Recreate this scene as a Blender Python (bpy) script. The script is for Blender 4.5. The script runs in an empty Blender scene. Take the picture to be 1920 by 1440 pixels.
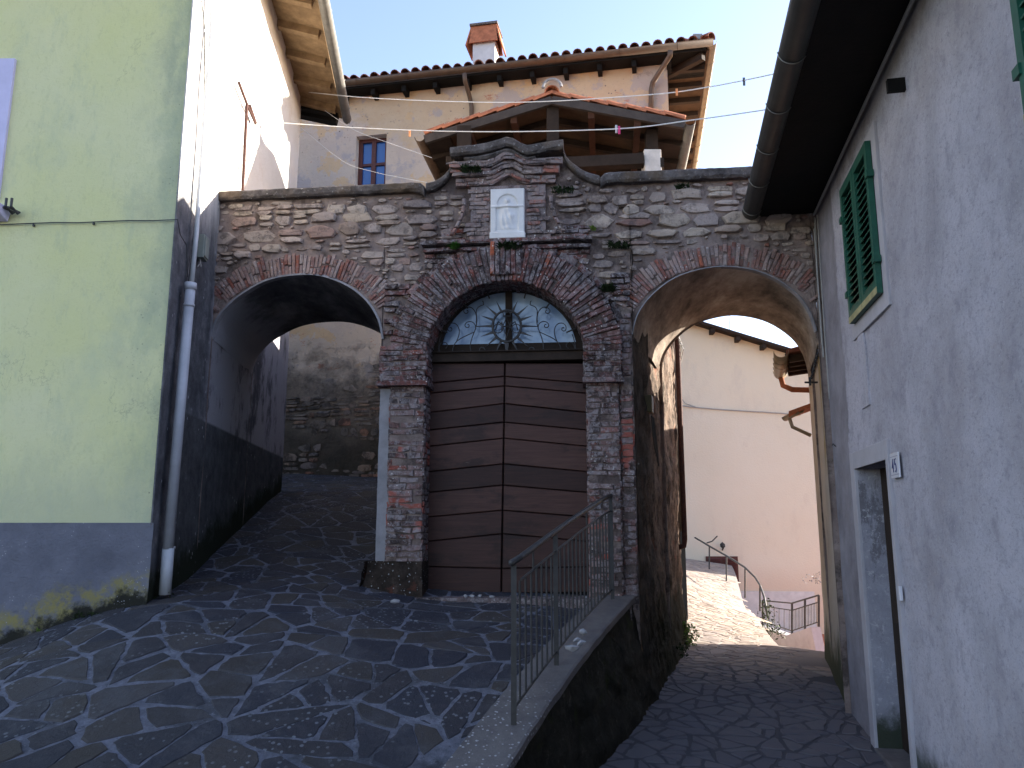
import bpy, bmesh, math, random
from mathutils import Vector, noise
random.seed(7)
D = bpy.data; SC = bpy.context.scene; COL = SC.collection
R = math.radians; sin = math.sin; cos = math.cos; PI = math.pi
# ------------------------------------------------------------------ camera, sky, sun, exposure
F = 1480.0; PITCH = math.atan(265/1480.0)
cam = D.cameras.new('camera'); cam.sensor_width = 36; cam.lens = 36*F/1920; cam.clip_end = 2000; cam.clip_start = .05
co = D.objects.new('camera', cam); COL.objects.link(co)
co.location = (0, 0, 1.6); co.rotation_euler = (R(90)+PITCH, 0, 0); SC.camera = co
SUN = Vector((1, .35, .385)).normalized()
w = D.worlds.new('World'); SC.world = w; w.use_nodes = True
nt = w.node_tree; nt.nodes.clear()
sk = nt.nodes.new('ShaderNodeTexSky'); sk.sky_type = 'NISHITA'; sk.sun_disc = False
sk.sun_elevation = math.asin(SUN.z); sk.sun_rotation = math.atan2(SUN.x, SUN.y); sk.altitude = 300
sk.air_density = 1.0; sk.dust_density = 1.2; sk.ozone_density = 1.5
bg = nt.nodes.new('ShaderNodeBackground'); bg.inputs[1].default_value = .11
ow = nt.nodes.new('ShaderNodeOutputWorld')
tn = nt.nodes.new('ShaderNodeMix'); tn.data_type = 'RGBA'; tn.blend_type = 'MULTIPLY'; tn.inputs[0].default_value = 1; tn.inputs[7].default_value = (1.10, .98, 1.0, 1)
nt.links.new(sk.outputs[0], tn.inputs[6]); nt.links.new(tn.outputs[2], bg.inputs[0]); nt.links.new(bg.outputs[0], ow.inputs[0])
ld = D.lights.new('sun', 'SUN'); ld.energy = 4.5; ld.angle = R(.5); ld.color = (1, .93, .82)
lo = D.objects.new('sun', ld); COL.objects.link(lo); lo.location = (20, 7, 20)
lo.rotation_euler = SUN.to_track_quat('Z', 'Y').to_euler()
SC.view_settings.view_transform = 'Standard'; SC.view_settings.look = 'None'
SC.view_settings.gamma = 1; SC.view_settings.exposure = 2.2
SC.cycles.max_bounces = 8; SC.cycles.diffuse_bounces = 5

# ------------------------------------------------------------------ measuring helpers (photo pixel -> point on a real plane)
def ray(px, py):
    u = (px-960)/F; v = (720-py)/F
    return Vector((u, cos(PITCH)-v*sin(PITCH), sin(PITCH)+v*cos(PITCH)))
EYE = Vector((0, 0, 1.6))
def at_y(px, py, Y): d = ray(px, py); return EYE+d*(Y/d.y)
def at_z(px, py, z): d = ray(px, py); return EYE+d*((z-1.6)/d.z)
class Plane:
    """vertical wall plane: origin (x,y), direction angle (deg from +Y towards +X) ; u along, z up, d out of the wall"""
    def __init__(s, ox, oy, ang, flip=1):
        a = R(ang); s.o = Vector((ox, oy, 0)); s.t = Vector((sin(a), cos(a), 0)); s.n = Vector((-cos(a), sin(a), 0))*flip
    def P(s, u, z, d=0): return s.o+s.t*u+s.n*d+Vector((0, 0, z))
    def px(s, x, y, d=0):
        r = ray(x, y); o = s.o+s.n*d; t = (o-EYE).dot(s.n)/r.dot(s.n)
        # ignore z part of origin
        t = (Vector((o.x, o.y, 0))-Vector((EYE.x, EYE.y, 0))).dot(s.n)/r.dot(s.n)
        p = EYE+r*t; return ((p-o).dot(s.t), p.z)
W = Plane(0, 7.2725, 95.5, 1)           # gate wall front (n must face the camera)
if W.n.y > 0: W.n = -W.n
LW = Plane(-2.82, 6.28, -6, -1)         # left house, side wall (n towards +x)
if LW.n.x < 0: LW.n = -LW.n
RW = Plane(2.70, 6.25, 11.2, 1)         # right house wall (n towards -x)
if RW.n.x > 0: RW.n = -RW.n
MW = Plane(2.82, 13.11, 100.9, 1)        # upper house facade, u negative to the left
if MW.n.y > 0: MW.n = -MW.n
AL = Plane(1.12, 7.12, 17.6, -1)        # alley left wall (n to +x)
if AL.n.x < 0: AL.n = -AL.n
AR = Plane(2.87, 7.1, 18.0, 1)          # alley right wall (n to -x)
if AR.n.x > 0: AR.n = -AR.n
HW = Plane(7, 27, 93, 1)                # beige house at the end of the lane
if HW.n.y > 0: HW.n = -HW.n

# ------------------------------------------------------------------ mesh builder
class MB:
    def __init__(s): s.v = []; s.f = []; s.m = []
    def add(s, vs, fs, m=0):
        b = len(s.v); s.v += [Vector(v) for v in vs]
        for f in fs: s.f.append([i+b for i in f]); s.m.append(m)
    def quad(s, a, b, c, d, m=0): s.add([a, b, c, d], [(0, 1, 2, 3)], m)
    def hexa(s, p, m=0):  # p: 8 pts bottom 4 then top 4
        s.add(p, [(3, 2, 1, 0), (4, 5, 6, 7), (0, 1, 5, 4), (1, 2, 6, 5), (2, 3, 7, 6), (3, 0, 4, 7)], m)
    def box(s, c, sx, sy, sz, ax=None, m=0):
        X, Y, Z = ax or (Vector((1, 0, 0)), Vector((0, 1, 0)), Vector((0, 0, 1)))
        c = Vector(c); X = X*sx/2; Y = Y*sy/2; Z = Z*sz/2
        s.hexa([c-X-Y-Z, c+X-Y-Z, c+X+Y-Z, c-X+Y-Z, c-X-Y+Z, c+X-Y+Z, c+X+Y+Z, c-X+Y+Z], m)
    def bar(s, a, b, wd, ht, up=Vector((0, 0, 1)), m=0):  # bar from a to b
        a = Vector(a); b = Vector(b); t = (b-a).normalized(); sd = t.cross(up).normalized(); u2 = sd.cross(t).normalized()
        s.box((a+b)/2, wd, (b-a).length, ht, (sd, t, u2), m)
    def wbox(s, pl, u0, u1, z0, z1, d0, d1, m=0):
        P = pl.P; s.hexa([P(u0, z0, d0), P(u1, z0, d0), P(u1, z0, d1), P(u0, z0, d1), P(u0, z1, d0), P(u1, z1, d0), P(u1, z1, d1), P(u0, z1, d1)], m)
    def prism(s, pts, ext, m=0):
        n = len(pts); ext = Vector(ext); a = [Vector(p) for p in pts]; b = [p+ext for p in a]
        s.add(a+b, [tuple(range(n))[::-1], tuple(range(n, 2*n))]+[(i, (i+1) % n, n+(i+1) % n, n+i) for i in range(n)], m)
    def tube(s, pts, r, n=8, caps=True, m=0, closed=False):
        pts = [Vector(p) for p in pts]; k = len(pts); rings = []
        t0 = (pts[1]-pts[0]).normalized(); up = Vector((0, 0, 1)) if abs(t0.z) < .9 else Vector((0, 1, 0))
        nx = t0.cross(up).normalized()
        for i, p in enumerate(pts):
            if i == 0: t = pts[1]-pts[0]
            elif i == k-1: t = pts[-1]-pts[-2]
            else: t = (pts[i+1]-pts[i]).normalized()+(pts[i]-pts[i-1]).normalized()
            if t.length < 1e-9: t = t0
            t.normalize(); nx = (nx-t*nx.dot(t)).normalized(); ny = t.cross(nx)
            rr = r[i] if isinstance(r, (list, tuple)) else r
            rings.append([p+nx*rr*cos(2*PI*j/n)+ny*rr*sin(2*PI*j/n) for j in range(n)])
        vs = [v for g in rings for v in g]
        fs = [(i*n+j, i*n+(j+1) % n, (i+1)*n+(j+1) % n, (i+1)*n+j) for i in range(k-1) for j in range(n)]
        if caps: fs += [tuple(range(n))[::-1], tuple(range((k-1)*n, k*n))]
        s.add(vs, fs, m)
    def half(s, a, b, r, up, n=8, th=.012, convex=True, m=0):
        """half pipe from a to b: convex = tile (arched up), else gutter"""
        a = Vector(a); b = Vector(b); t = (b-a).normalized(); sd = t.cross(up).normalized(); up = sd.cross(t)
        sg = 1 if convex else -1
        ra = []; 
        for p, q in ((a, r), (b, r*.9 if convex else r)):
            for rr in (q, q-th):
                ra.append([p+sd*rr*cos(PI*j/n)+up*sg*rr*sin(PI*j/n) for j in range(n+1)])
        o0, i0, o1, i1 = ra; N = n+1; vs = o0+i0+o1+i1; fs = []
        for j in range(n):
            fs += [(j, j+1, 2*N+j+1, 2*N+j), (N+j, 3*N+j, 3*N+j+1, N+j+1), (j, N+j, N+j+1, j+1), (2*N+j, 2*N+j+1, 3*N+j+1, 3*N+j)]
        fs += [(0, 2*N, 3*N, N), (n, N+n, 3*N+n, 2*N+n)]
        s.add(vs, fs, m)
    def patch(s, fn, nu, nv, m=0):
        vs = [fn(i/nu, j/nv) for j in range(nv+1) for i in range(nu+1)]
        fs = [(j*(nu+1)+i, j*(nu+1)+i+1, (j+1)*(nu+1)+i+1, (j+1)*(nu+1)+i) for j in range(nv) for i in range(nu)]
        s.add(vs, fs, m)
    def blob(s, c, r, sq=(1, 1, 1), m=0, jit=.25, rot=None):
        bmx = bmesh.new(); bmesh.ops.create_icosphere(bmx, subdivisions=1, radius=1)
        a = random.uniform(0, 6.28) if rot is None else rot
        vs = []
        for v in bmx.verts:
            k = 1+random.uniform(-jit, jit); x, y, z = v.co.x*r*sq[0]*k, v.co.y*r*sq[1]*k, v.co.z*r*sq[2]*k
            vs.append(Vector(c)+Vector((x*cos(a)-y*sin(a), x*sin(a)+y*cos(a), z)))
        s.add(vs, [[v.index for v in f.verts] for f in bmx.faces], m); bmx.free()
    def build(s, name, mats, parent=None, smooth=False, bevel=0, recalc=True, label=None):
        me = D.meshes.new(name); off = parent_loc(parent) if parent else Vector((0, 0, 0))
        me.from_pydata([v-off for v in s.v], [], s.f)
        if not isinstance(mats, (list, tuple)): mats = [mats]
        for mt in mats: me.materials.append(mt)
        for p, mi in zip(me.polygons, s.m): p.material_index = mi; p.use_smooth = smooth
        if recalc:
            b = bmesh.new(); b.from_mesh(me); bmesh.ops.recalc_face_normals(b, faces=b.faces)
            b.to_mesh(me); b.free()
        me.update()
        o = D.objects.new(name, me); COL.objects.link(o)
        if parent: o.parent = parent
        if bevel:
            md = o.modifiers.new('bevel', 'BEVEL'); md.width = bevel; md.segments = 2; md.limit_method = 'ANGLE'
        if label: o['label'] = label
        return o
def parent_loc(p):
    l = Vector((0, 0, 0))
    while p: l += p.location; p = p.parent
    return l
def tag(o, label=None, cat=None, group=None, kind=None):
    if label: o['label'] = label
    if cat: o['category'] = cat
    if group: o['group'] = group
    if kind: o['kind'] = kind
    return o
def thing(name, loc, label, cat, group=None):
    e = D.objects.new(name, None); COL.objects.link(e); e.location = loc; e.empty_display_size = .2
    return tag(e, label, cat, group)
def rnd(a, b): return random.uniform(a, b)

# ------------------------------------------------------------------ node materials
class NM:
    def __init__(s, name, rough=.9, spec=.2):
        s.m = D.materials.new(name); s.m.use_nodes = True; s.t = s.m.node_tree; s.b = s.t.nodes['Principled BSDF']
        s.b.inputs['Roughness'].default_value = rough; s.b.inputs['Specular IOR Level'].default_value = spec
        g = s.t.nodes.new('ShaderNodeNewGeometry'); s.geo = g; s.pos = g.outputs['Position']
        s.isl = g.outputs['Random Per Island']; s.bump_in = None
    def link(s, a, b): s.t.links.new(a, b)
    def mapv(s, sc=(1, 1, 1), off=(0, 0, 0)):
        n = s.t.nodes.new('ShaderNodeMapping'); n.inputs['Scale'].default_value = sc; n.inputs['Location'].default_value = off
        s.link(s.pos, n.inputs['Vector']); return n.outputs[0]
    def noise(s, scale, detail=6, rough=.6, vec=None, dist=0):
        n = s.t.nodes.new('ShaderNodeTexNoise'); n.inputs['Scale'].default_value = scale; n.inputs['Detail'].default_value = detail
        n.inputs['Roughness'].default_value = rough; n.inputs['Distortion'].default_value = dist
        s.link(vec or s.pos, n.inputs['Vector']); return n.outputs['Fac']
    def voro(s, scale, vec=None, feat='F1', out='Distance'):
        n = s.t.nodes.new('ShaderNodeTexVoronoi'); n.inputs['Scale'].default_value = scale; n.feature = feat
        s.link(vec or s.pos, n.inputs['Vector']); return n.outputs[out]
    def math(s, op, a, b=0, c=None):
        n = s.t.nodes.new('ShaderNodeMath'); n.operation = op
        for i, x in enumerate([a, b] + ([c] if c is not None else [])):
            if isinstance(x, (int, float)): n.inputs[i].default_value = x
            else: s.link(x, n.inputs[i])
        return n.outputs[0]
    def thr(s, f, lo, hi):  # smooth threshold
        n = s.t.nodes.new('ShaderNodeMapRange'); n.interpolation_type = 'SMOOTHSTEP'
        n.inputs['From Min'].default_value = lo; n.inputs['From Max'].default_value = hi
        s.link(f, n.inputs['Value']); return n.outputs[0]
    def ramp(s, f, stops, interp='LINEAR'):
        n = s.t.nodes.new('ShaderNodeValToRGB'); n.color_ramp.interpolation = interp
        e = n.color_ramp.elements
        while len(e) < len(stops): e.new(.5)
        for x, (p, c) in zip(e, stops): x.position = p; x.color = (*c, 1)
        s.link(f, n.inputs[0]); return n.outputs[0]
    def mix(s, a, b, f, blend='MIX'):
        n = s.t.nodes.new('ShaderNodeMix'); n.data_type = 'RGBA'; n.blend_type = blend
        for i, x in ((6, a), (7, b)):
            if isinstance(x, tuple): n.inputs[i].default_value = (*x, 1)
            else: s.link(x, n.inputs[i])
        if isinstance(f, (int, float)): n.inputs[0].default_value = f
        else: s.link(f, n.inputs[0])
        return n.outputs[2]
    def axis(s, k):
        n = s.t.nodes.new('ShaderNodeSeparateXYZ'); s.link(s.pos, n.inputs[0]); return n.outputs[k]
    def bump(s, h, strength=.5, dist=.02):
        n = s.t.nodes.new('ShaderNodeBump'); n.inputs['Strength'].default_value = strength; n.inputs['Distance'].default_value = dist
        s.link(h, n.inputs['Height'])
        if s.bump_in: s.link(s.bump_in, n.inputs['Normal'])
        s.bump_in = n.outputs[0]; s.link(n.outputs[0], s.b.inputs['Normal'])
    def col(s, c):
        if isinstance(c, tuple): s.b.inputs['Base Color'].default_value = (*c, 1)
        else: s.link(c, s.b.inputs['Base Color'])
        return s.m
def simple(name, c, rough=.7, spec=.3, var=.25, scale=14, bump=.3, metal=0, bdist=.004):
    n = NM(name, rough, spec); f = n.noise(scale, 8, .65)
    lo = tuple(x*(1-var) for x in c); hi = tuple(min(1, x*(1+var)) for x in c)
    n.b.inputs['Metallic'].default_value = metal
    if bump: n.bump(n.noise(scale*3, 6, .7), bump, bdist)
    return n.col(n.ramp(f, [(.3, lo), (.7, hi)]))
M = {}
# rubble stones, colour by stone
n = NM('rubble_stone', .93, .15)
STONE = 1
c = n.ramp(n.isl, [(0, (.40, .32, .28)), (.12, (.58, .50, .42)), (.3, (.50, .44, .42)), (.5, (.66, .58, .50)), (.62, (.38, .33, .32)), (.74, (.62, .54, .50)), (.90, (.48, .40, .37)), (.975, (.46, .32, .28)), (1, (.48, .20, .14))])
c = n.mix(c, (.13, .115, .11), n.math('MULTIPLY', n.thr(n.noise(11, 9, .78), .48, .62), .7))
c = n.mix(c, (.62, .58, .54), n.math('MULTIPLY', n.thr(n.noise(34, 8, .78), .56, .66), .55))
c = n.mix(c, (.08, .07, .07), n.math('MULTIPLY', n.thr(n.noise(48, 6, .8), .60, .68), .7))
c = n.mix(c, (.13, .11, .12), n.math('MULTIPLY', n.math('MULTIPLY', n.thr(n.math('ABSOLUTE', n.math('SUBTRACT', n.axis('X'), .15)), 1.7, .6), n.thr(n.noise(3.2, 9, .75), .38, .58)), .72))
c = n.mix(c, (.82, .755, .70), 1.0, 'MULTIPLY'); n.bump(n.noise(20, 10, .75), .8, .025); n.bump(n.noise(70, 5, .8), .6, .008); M['rubble'] = n.col(c)
n = NM('mortar', .95, .1)
c = n.ramp(n.noise(6, 8, .65), [(.3, (.25, .205, .19)), (.55, (.38, .325, .305)), (.75, (.50, .445, .42))])
c = n.mix(c, (.06, .055, .05), n.math('MULTIPLY', n.thr(n.noise(3.1, 9, .72), .50, .64), .7))
c = n.mix(c, (.075, .06, .06), n.math('MULTIPLY', n.math('MULTIPLY', n.thr(n.math('ABSOLUTE', n.math('SUBTRACT', n.axis('X'), .15)), 1.7, .6), n.thr(n.noise(3.2, 9, .75), .38, .58)), .8))
c = n.mix(c, (.30, .17, .13), n.math('MULTIPLY', n.thr(n.noise(9, 7, .75), .62, .68), .5))
c = n.mix(c, (.07, .06, .06), n.math('MULTIPLY', n.thr(n.noise(40, 8, .8), .58, .66), .7)); c = n.mix(c, (.5, .46, .43), n.math('MULTIPLY', n.thr(n.noise(52, 7, .8, n.mapv((1, 1, 1), (5, 5, 5))), .6, .68), .5))
c = n.mix(c, (.82, .74, .69), 1.0, 'MULTIPLY'); n.bump(n.noise(16, 10, .75), .8, .03); n.bump(n.noise(70, 5, .8), .6, .010); M['mortar'] = n.col(c)
def brickmat(name, stops, lichen, dark, red=0):
    n = NM(name, .93, .12); c = n.ramp(n.isl, stops)
    c = n.mix(c, (.035, .03, .03), n.math('MULTIPLY', n.thr(n.noise(6, 10, .78), .45, .57), dark))
    c = n.mix(c, (.33, .29, .29), n.math('MULTIPLY', n.thr(n.noise(17, 10, .8), .47, .58), lichen))
    c = n.mix(c, (.03, .025, .025), n.math('MULTIPLY', n.thr(n.noise(44, 8, .8, n.mapv((1, 1, 1), (9, 2, 4))), .55, .66), .75))
    c = n.mix(c, (.60, .56, .54), n.math('MULTIPLY', n.math('MULTIPLY', n.thr(n.noise(58, 8, .8, n.mapv((1, 1, 1), (2, 7, 3))), .585, .64), n.thr(n.noise(3.3, 5, .6), .42, .6)), lichen))
    c = n.mix(c, (.62, .58, .54), n.math('MULTIPLY', n.thr(n.voro(30), .24, .16), n.thr(n.noise(4, 4, .6), .5, .62)))
    c = n.mix(c, (.40, .095, .06), n.math('MULTIPLY', n.math('MULTIPLY', n.thr(n.noise(2.6, 3, .6), .54, .60), n.thr(n.isl, .25, .35)), .72*red))
    n.bump(n.noise(26, 10, .75), .8, .025); n.bump(n.noise(75, 5, .8), .6, .008); return n.col(c)
RED = (.30, .085, .05)
M['ring'] = brickmat('arch_brick', [(0, (.28, .14, .11)), (.2, (.42, .30, .26)), (.4, (.30, .12, .09)), (.6, (.48, .38, .34)), (.8, (.38, .24, .20)), (.94, (.30, .10, .07)), (1, (.52, .17, .09))], .45, .35)
M['gatering'] = brickmat('weathered_brick', [(0, (.09, .05, .045)), (.3, (.17, .07, .06)), (.5, (.13, .10, .10)), (.68, (.22, .165, .155)), (.85, (.14, .06, .05)), (.965, (.22, .07, .05)), (1, (.48, .13, .06))], .75, .8, .25)
M['pier'] = brickmat('pier_brick', [(0, (.16, .11, .10)), (.3, (.25, .18, .17)), (.5, (.20, .10, .085)), (.65, (.30, .235, .225)), (.82, (.27, .09, .065)), (1, (.22, .17, .16))], .8, .8, 1.0)
M['aed'] = brickmat('niche_brick', [(0, (.27, .20, .18)), (.3, (.34, .26, .23)), (.55, (.26, .20, .19)), (.8, (.34, .22, .19)), (1, (.36, .13, .09))], .5, .65)
# coping stone
n = NM('coping_stone', .92, .15)
c = n.ramp(n.noise(5, 9, .7), [(.3, (.07, .06, .055)), (.5, (.19, .165, .155)), (.68, (.36, .32, .30))])
c = n.mix(c, (.5, .47, .45), n.math('MULTIPLY', n.thr(n.noise(30, 8, .8), .56, .63), .6)); c = n.mix(c, (.6, .57, .54), n.math('MULTIPLY', n.thr(n.math('ADD', n.voro(14), n.math('MULTIPLY', n.noise(50, 5, .8), .6)), .44, .36), .9)); c = n.mix(c, (.26, .17, .09), n.math('MULTIPLY', n.thr(n.noise(1.7, 6, .6), .5, .65), .5))
n.bump(n.noise(14, 10, .8), 1, .07); n.bump(n.noise(60, 5, .8), .8, .02); M['coping'] = n.col(c)
M['plaque'] = simple('white_marble', (.66, .64, .62), .55, .3, .12, 7, .35, bdist=.004)
# plaster walls
n = NM('green_plaster', .92, .1)
c = n.ramp(n.noise(.9, 8, .6), [(.3, (.67, .66, .32)), (.7, (.70, .68, .41))])
c = n.mix(c, (.52, .55, .36), n.math('MULTIPLY', n.thr(n.noise(1.6, 9, .68, n.mapv((1, 1, .7))), .5, .72), .5))
edge = n.thr(n.math('ADD', n.axis('X'), n.math('MULTIPLY', n.noise(2.2, 9, .7), 1.1)), -2.75, -2.05)
c = n.mix(c, (.30, .33, .25), n.math('MULTIPLY', n.math('MULTIPLY', edge, n.thr(n.noise(1.1, 9, .72, n.mapv((1.4, 1, .6), (4, 0, 2))), .40, .62)), .85)); c = n.mix(c, (.36, .42, .28), n.math('MULTIPLY', n.thr(n.math('ADD', n.math('MULTIPLY', n.axis('X'), .9), n.math('MULTIPLY', n.noise(1.3, 9, .7, n.mapv((1, 1, .8), (9, 9, 1))), 2.2)), -1.75, -1.35), .4))
c = n.mix(c, (.42, .44, .33), n.math('MULTIPLY', n.thr(n.math('SUBTRACT', n.math('MULTIPLY', n.noise(3, 8, .7, n.mapv((1, 1, .5))), 1.1), n.axis('Z')), -1.75, -1.1), .5))
c = n.mix(c, (.13, .14, .12), n.math('MULTIPLY', n.math('MULTIPLY', n.thr(n.voro(26), .2, .1), n.thr(n.noise(5, 6, .7), .5, .6)), edge))
c = n.mix(c, (.46, .50, .33), n.math('MULTIPLY', n.thr(n.noise(4.5, 9, .75, n.mapv((1, 1, .35), (2, 2, 2))), .52, .66), .35)); cr = n.math('ABSOLUTE', n.math('SUBTRACT', n.noise(.9, 9, .62, None, .3), .5)); c = n.mix(c, (.30, .30, .2), n.math('MULTIPLY', n.math('MULTIPLY', n.thr(cr, .0032, .001), n.thr(n.noise(.7, 3, .5, n.mapv((1, 1, 1), (8, 8, 8))), .54, .66)), .4)); c = n.mix(c, (.50, .50, .27), n.math('MULTIPLY', n.thr(n.noise(30, 6, .8, n.mapv((1, 1, .5))), .54, .62), .25)); n.bump(n.noise(9, 8, .65), .3, .03); n.bump(n.noise(70, 6, .75), .5, .012); M['green'] = n.col(c)
n = NM('plinth_render', .95, .1)
c = n.ramp(n.noise(3, 9, .7), [(.3, (.15, .155, .19)), (.7, (.24, .245, .29))])
hz = n.math('ADD', n.axis('Z'), n.math('MULTIPLY', n.axis('X'), -.28))   # follows the sloping foot
hz = n.math('ADD', hz, n.math('MULTIPLY', n.noise(2.6, 9, .72), -.65))
c = n.mix(c, (.33, .29, .12), n.math('MULTIPLY', n.thr(hz, 1.80, 1.68), n.thr(n.noise(9, 8, .75), .36, .6)))
c = n.mix(c, (.035, .035, .028), n.thr(hz, 1.63, 1.54))
c = n.mix(c, (.5, .5, .52), n.math('MULTIPLY', n.thr(n.voro(45), .2, .12), n.thr(n.noise(3, 5, .6), .56, .64)))
n.bump(n.noise(14, 9, .8), .8, .04); n.bump(n.noise(60, 6, .8), .7, .015); M['plinth'] = n.col(c)
# side wall: white above, dirt and painted-in coping shadow below
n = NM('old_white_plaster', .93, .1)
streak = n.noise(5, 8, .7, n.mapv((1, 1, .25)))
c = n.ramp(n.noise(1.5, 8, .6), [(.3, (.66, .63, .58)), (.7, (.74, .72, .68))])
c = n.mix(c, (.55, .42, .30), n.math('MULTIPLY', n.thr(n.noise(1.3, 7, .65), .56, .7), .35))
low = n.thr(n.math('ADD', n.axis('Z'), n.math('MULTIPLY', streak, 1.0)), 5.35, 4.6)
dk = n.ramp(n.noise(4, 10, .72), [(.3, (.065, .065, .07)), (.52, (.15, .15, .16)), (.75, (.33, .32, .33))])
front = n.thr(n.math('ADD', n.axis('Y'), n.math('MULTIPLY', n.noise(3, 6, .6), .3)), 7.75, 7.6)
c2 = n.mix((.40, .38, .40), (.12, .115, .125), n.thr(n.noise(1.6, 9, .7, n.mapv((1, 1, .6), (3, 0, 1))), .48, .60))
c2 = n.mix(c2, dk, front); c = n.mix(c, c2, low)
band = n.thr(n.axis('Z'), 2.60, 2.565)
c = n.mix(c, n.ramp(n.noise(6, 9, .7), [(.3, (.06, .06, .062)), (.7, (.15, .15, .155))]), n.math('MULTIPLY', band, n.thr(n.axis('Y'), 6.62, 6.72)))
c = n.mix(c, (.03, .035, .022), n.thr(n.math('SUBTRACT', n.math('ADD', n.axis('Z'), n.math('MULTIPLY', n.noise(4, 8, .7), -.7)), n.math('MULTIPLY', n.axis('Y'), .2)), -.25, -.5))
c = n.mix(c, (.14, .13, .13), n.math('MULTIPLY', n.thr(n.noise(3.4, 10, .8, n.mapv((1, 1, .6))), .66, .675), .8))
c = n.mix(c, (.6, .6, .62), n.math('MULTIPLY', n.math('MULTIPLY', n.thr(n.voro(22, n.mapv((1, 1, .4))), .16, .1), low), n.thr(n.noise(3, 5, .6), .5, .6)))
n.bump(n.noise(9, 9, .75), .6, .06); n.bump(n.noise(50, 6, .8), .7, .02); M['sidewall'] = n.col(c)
# right house grey roughcast
n = NM('grey_roughcast', .95, .1)
diag = n.mapv((1, 1, 1))
c = n.ramp(n.noise(1.1, 8, .62, None, .6), [(.3, (.33, .315, .34)), (.5, (.46, .44, .48)), (.72, (.53, .505, .55))])
c = n.mix(c, (.33, .30, .31), n.math('MULTIPLY', n.thr(n.noise(.8, 6, .6), .5, .68), .6))
c = n.mix(c, (.18, .17, .20), n.math('MULTIPLY', n.thr(n.noise(40, 7, .85, n.mapv((1, .6, 1))), .525, .62), .5)); c = n.mix(c, (.24, .23, .27), n.math('MULTIPLY', n.thr(n.noise(85, 6, .85, n.mapv((1, .7, 1), (3, 3, 3))), .53, .62), .45))
c = n.mix(c, (.26, .245, .28), n.math('MULTIPLY', n.thr(n.noise(6, 9, .8), .5, .62), .5))
c = n.mix(c, (.66, .64, .70), n.math('MULTIPLY', n.thr(n.noise(48, 5, .7), .58, .68), .4))
c = n.mix(c, (.16, .14, .12), n.math('MULTIPLY', n.thr(n.math('ADD', n.axis('Z'), n.math('MULTIPLY', n.noise(2, 6, .6), .9)), 4.7, 5.0), .6))
c = n.mix(c, (.05, .06, .045), n.math('MULTIPLY', n.thr(n.math('SUBTRACT', n.axis('Z'), n.math('MULTIPLY', n.noise(3, 7, .7), .55)), .12, -.12), .9))
sm = n.thr(n.math('ADD', n.axis('Y'), n.math('MULTIPLY', n.noise(5, 6, .7), .25)), 6.42, 6.48)
c = n.mix(c, n.ramp(n.noise(3, 9, .7), [(.3, (.20, .185, .20)), (.7, (.36, .34, .37))]), sm)
n.bump(n.noise(34, 8, .8), .6, .018); n.bump(n.noise(8, 6, .6), .3, .03); M['roughcast'] = n.col(c)
M['trim'] = simple('smooth_grey_render', (.40, .38, .40), .9, .15, .12, 4, .3)
# upper cream facade with rubble at the foot
n = NM('cream_facade', .94, .1)
c = n.ramp(n.noise(.8, 9, .65), [(.28, (.40, .33, .29)), (.5, (.54, .43, .34)), (.7, (.47, .38, .33))])
up = n.thr(n.math('ADD', n.math('ADD', n.axis('Z'), n.math('MULTIPLY', n.axis('X'), .25)), n.math('MULTIPLY', n.noise(1.4, 8, .7), 3)), 9.9, 10.3)
c = n.mix(c, n.ramp(n.noise(3, 8, .7), [(.3, (.50, .35, .21)), (.7, (.56, .42, .27))]), n.math('MULTIPLY', up, .8))
c = n.mix(c, (.58, .38, .20), n.math('MULTIPLY', n.thr(n.noise(1.1, 9, .68), .565, .60), .7)); c = n.mix(c, (.34, .31, .32), n.math('MULTIPLY', n.thr(n.noise(.9, 9, .7, n.mapv((1, 1, 1), (6, 2, 2))), .52, .56), .6)); c = n.mix(c, (.27, .22, .19), n.math('MULTIPLY', n.thr(n.noise(16, 9, .8), .56, .64), .35))
c = n.mix(c, (.25, .21, .19), n.math('MULTIPLY', n.thr(n.noise(2.3, 10, .8), .60, .615), .55))
c = n.mix(c, (.40, .15, .09), n.math('MULTIPLY', n.thr(n.noise(1.7, 9, .8, n.mapv((1, 1, 2.4))), .62, .635), .8))
c = n.mix(c, (.17, .14, .12), n.math('MULTIPLY', n.thr(n.voro(9), .16, .1), n.thr(n.noise(1.3, 6, .6), .5, .6)))
rub = n.thr(n.math('ADD', n.axis('Z'), n.math('MULTIPLY', n.noise(1.2, 9, .72), 3.0)), 6.3, 5.5)
vz = n.voro(5.5, n.mapv((1, 1, 2.2))); rc = n.ramp(n.noise(2.4, 9, .75), [(.3, (.15, .125, .11)), (.5, (.27, .22, .18)), (.7, (.38, .30, .23))])
rc = n.mix(rc, (.055, .05, .045), n.math('MULTIPLY', n.thr(n.noise(6, 9, .75), .44, .62), .6)); c = n.mix(c, rc, n.math('MULTIPLY', rub, .9))
c = n.mix(c, (.05, .045, .035), n.math('MULTIPLY', n.thr(n.math('ADD', n.axis('Z'), n.math('MULTIPLY', n.noise(1.5, 8, .7), 2)), 4.9, 3.6), .8))
n.bump(n.noise(2.6, 8, .7), .5, .05); n.bump(n.math('MULTIPLY', n.noise(9, 9, .8), rub), 1, .12); n.bump(n.noise(30, 6, .7), .4, .012); M['facade'] = n.col(c)
n = NM('dark_facade_rubble', .95, .1)
c = n.ramp(n.isl, [(0, (.17, .145, .13)), (.3, (.25, .205, .17)), (.6, (.20, .17, .165)), (.85, (.30, .22, .165)), (1, (.32, .16, .11))])
c = n.mix(c, (.045, .04, .038), n.math('MULTIPLY', n.thr(n.noise(5, 9, .75), .45, .6), .8))
n.bump(n.noise(12, 9, .8), 1, .04); M['facaderubble'] = n.col(c)
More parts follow.
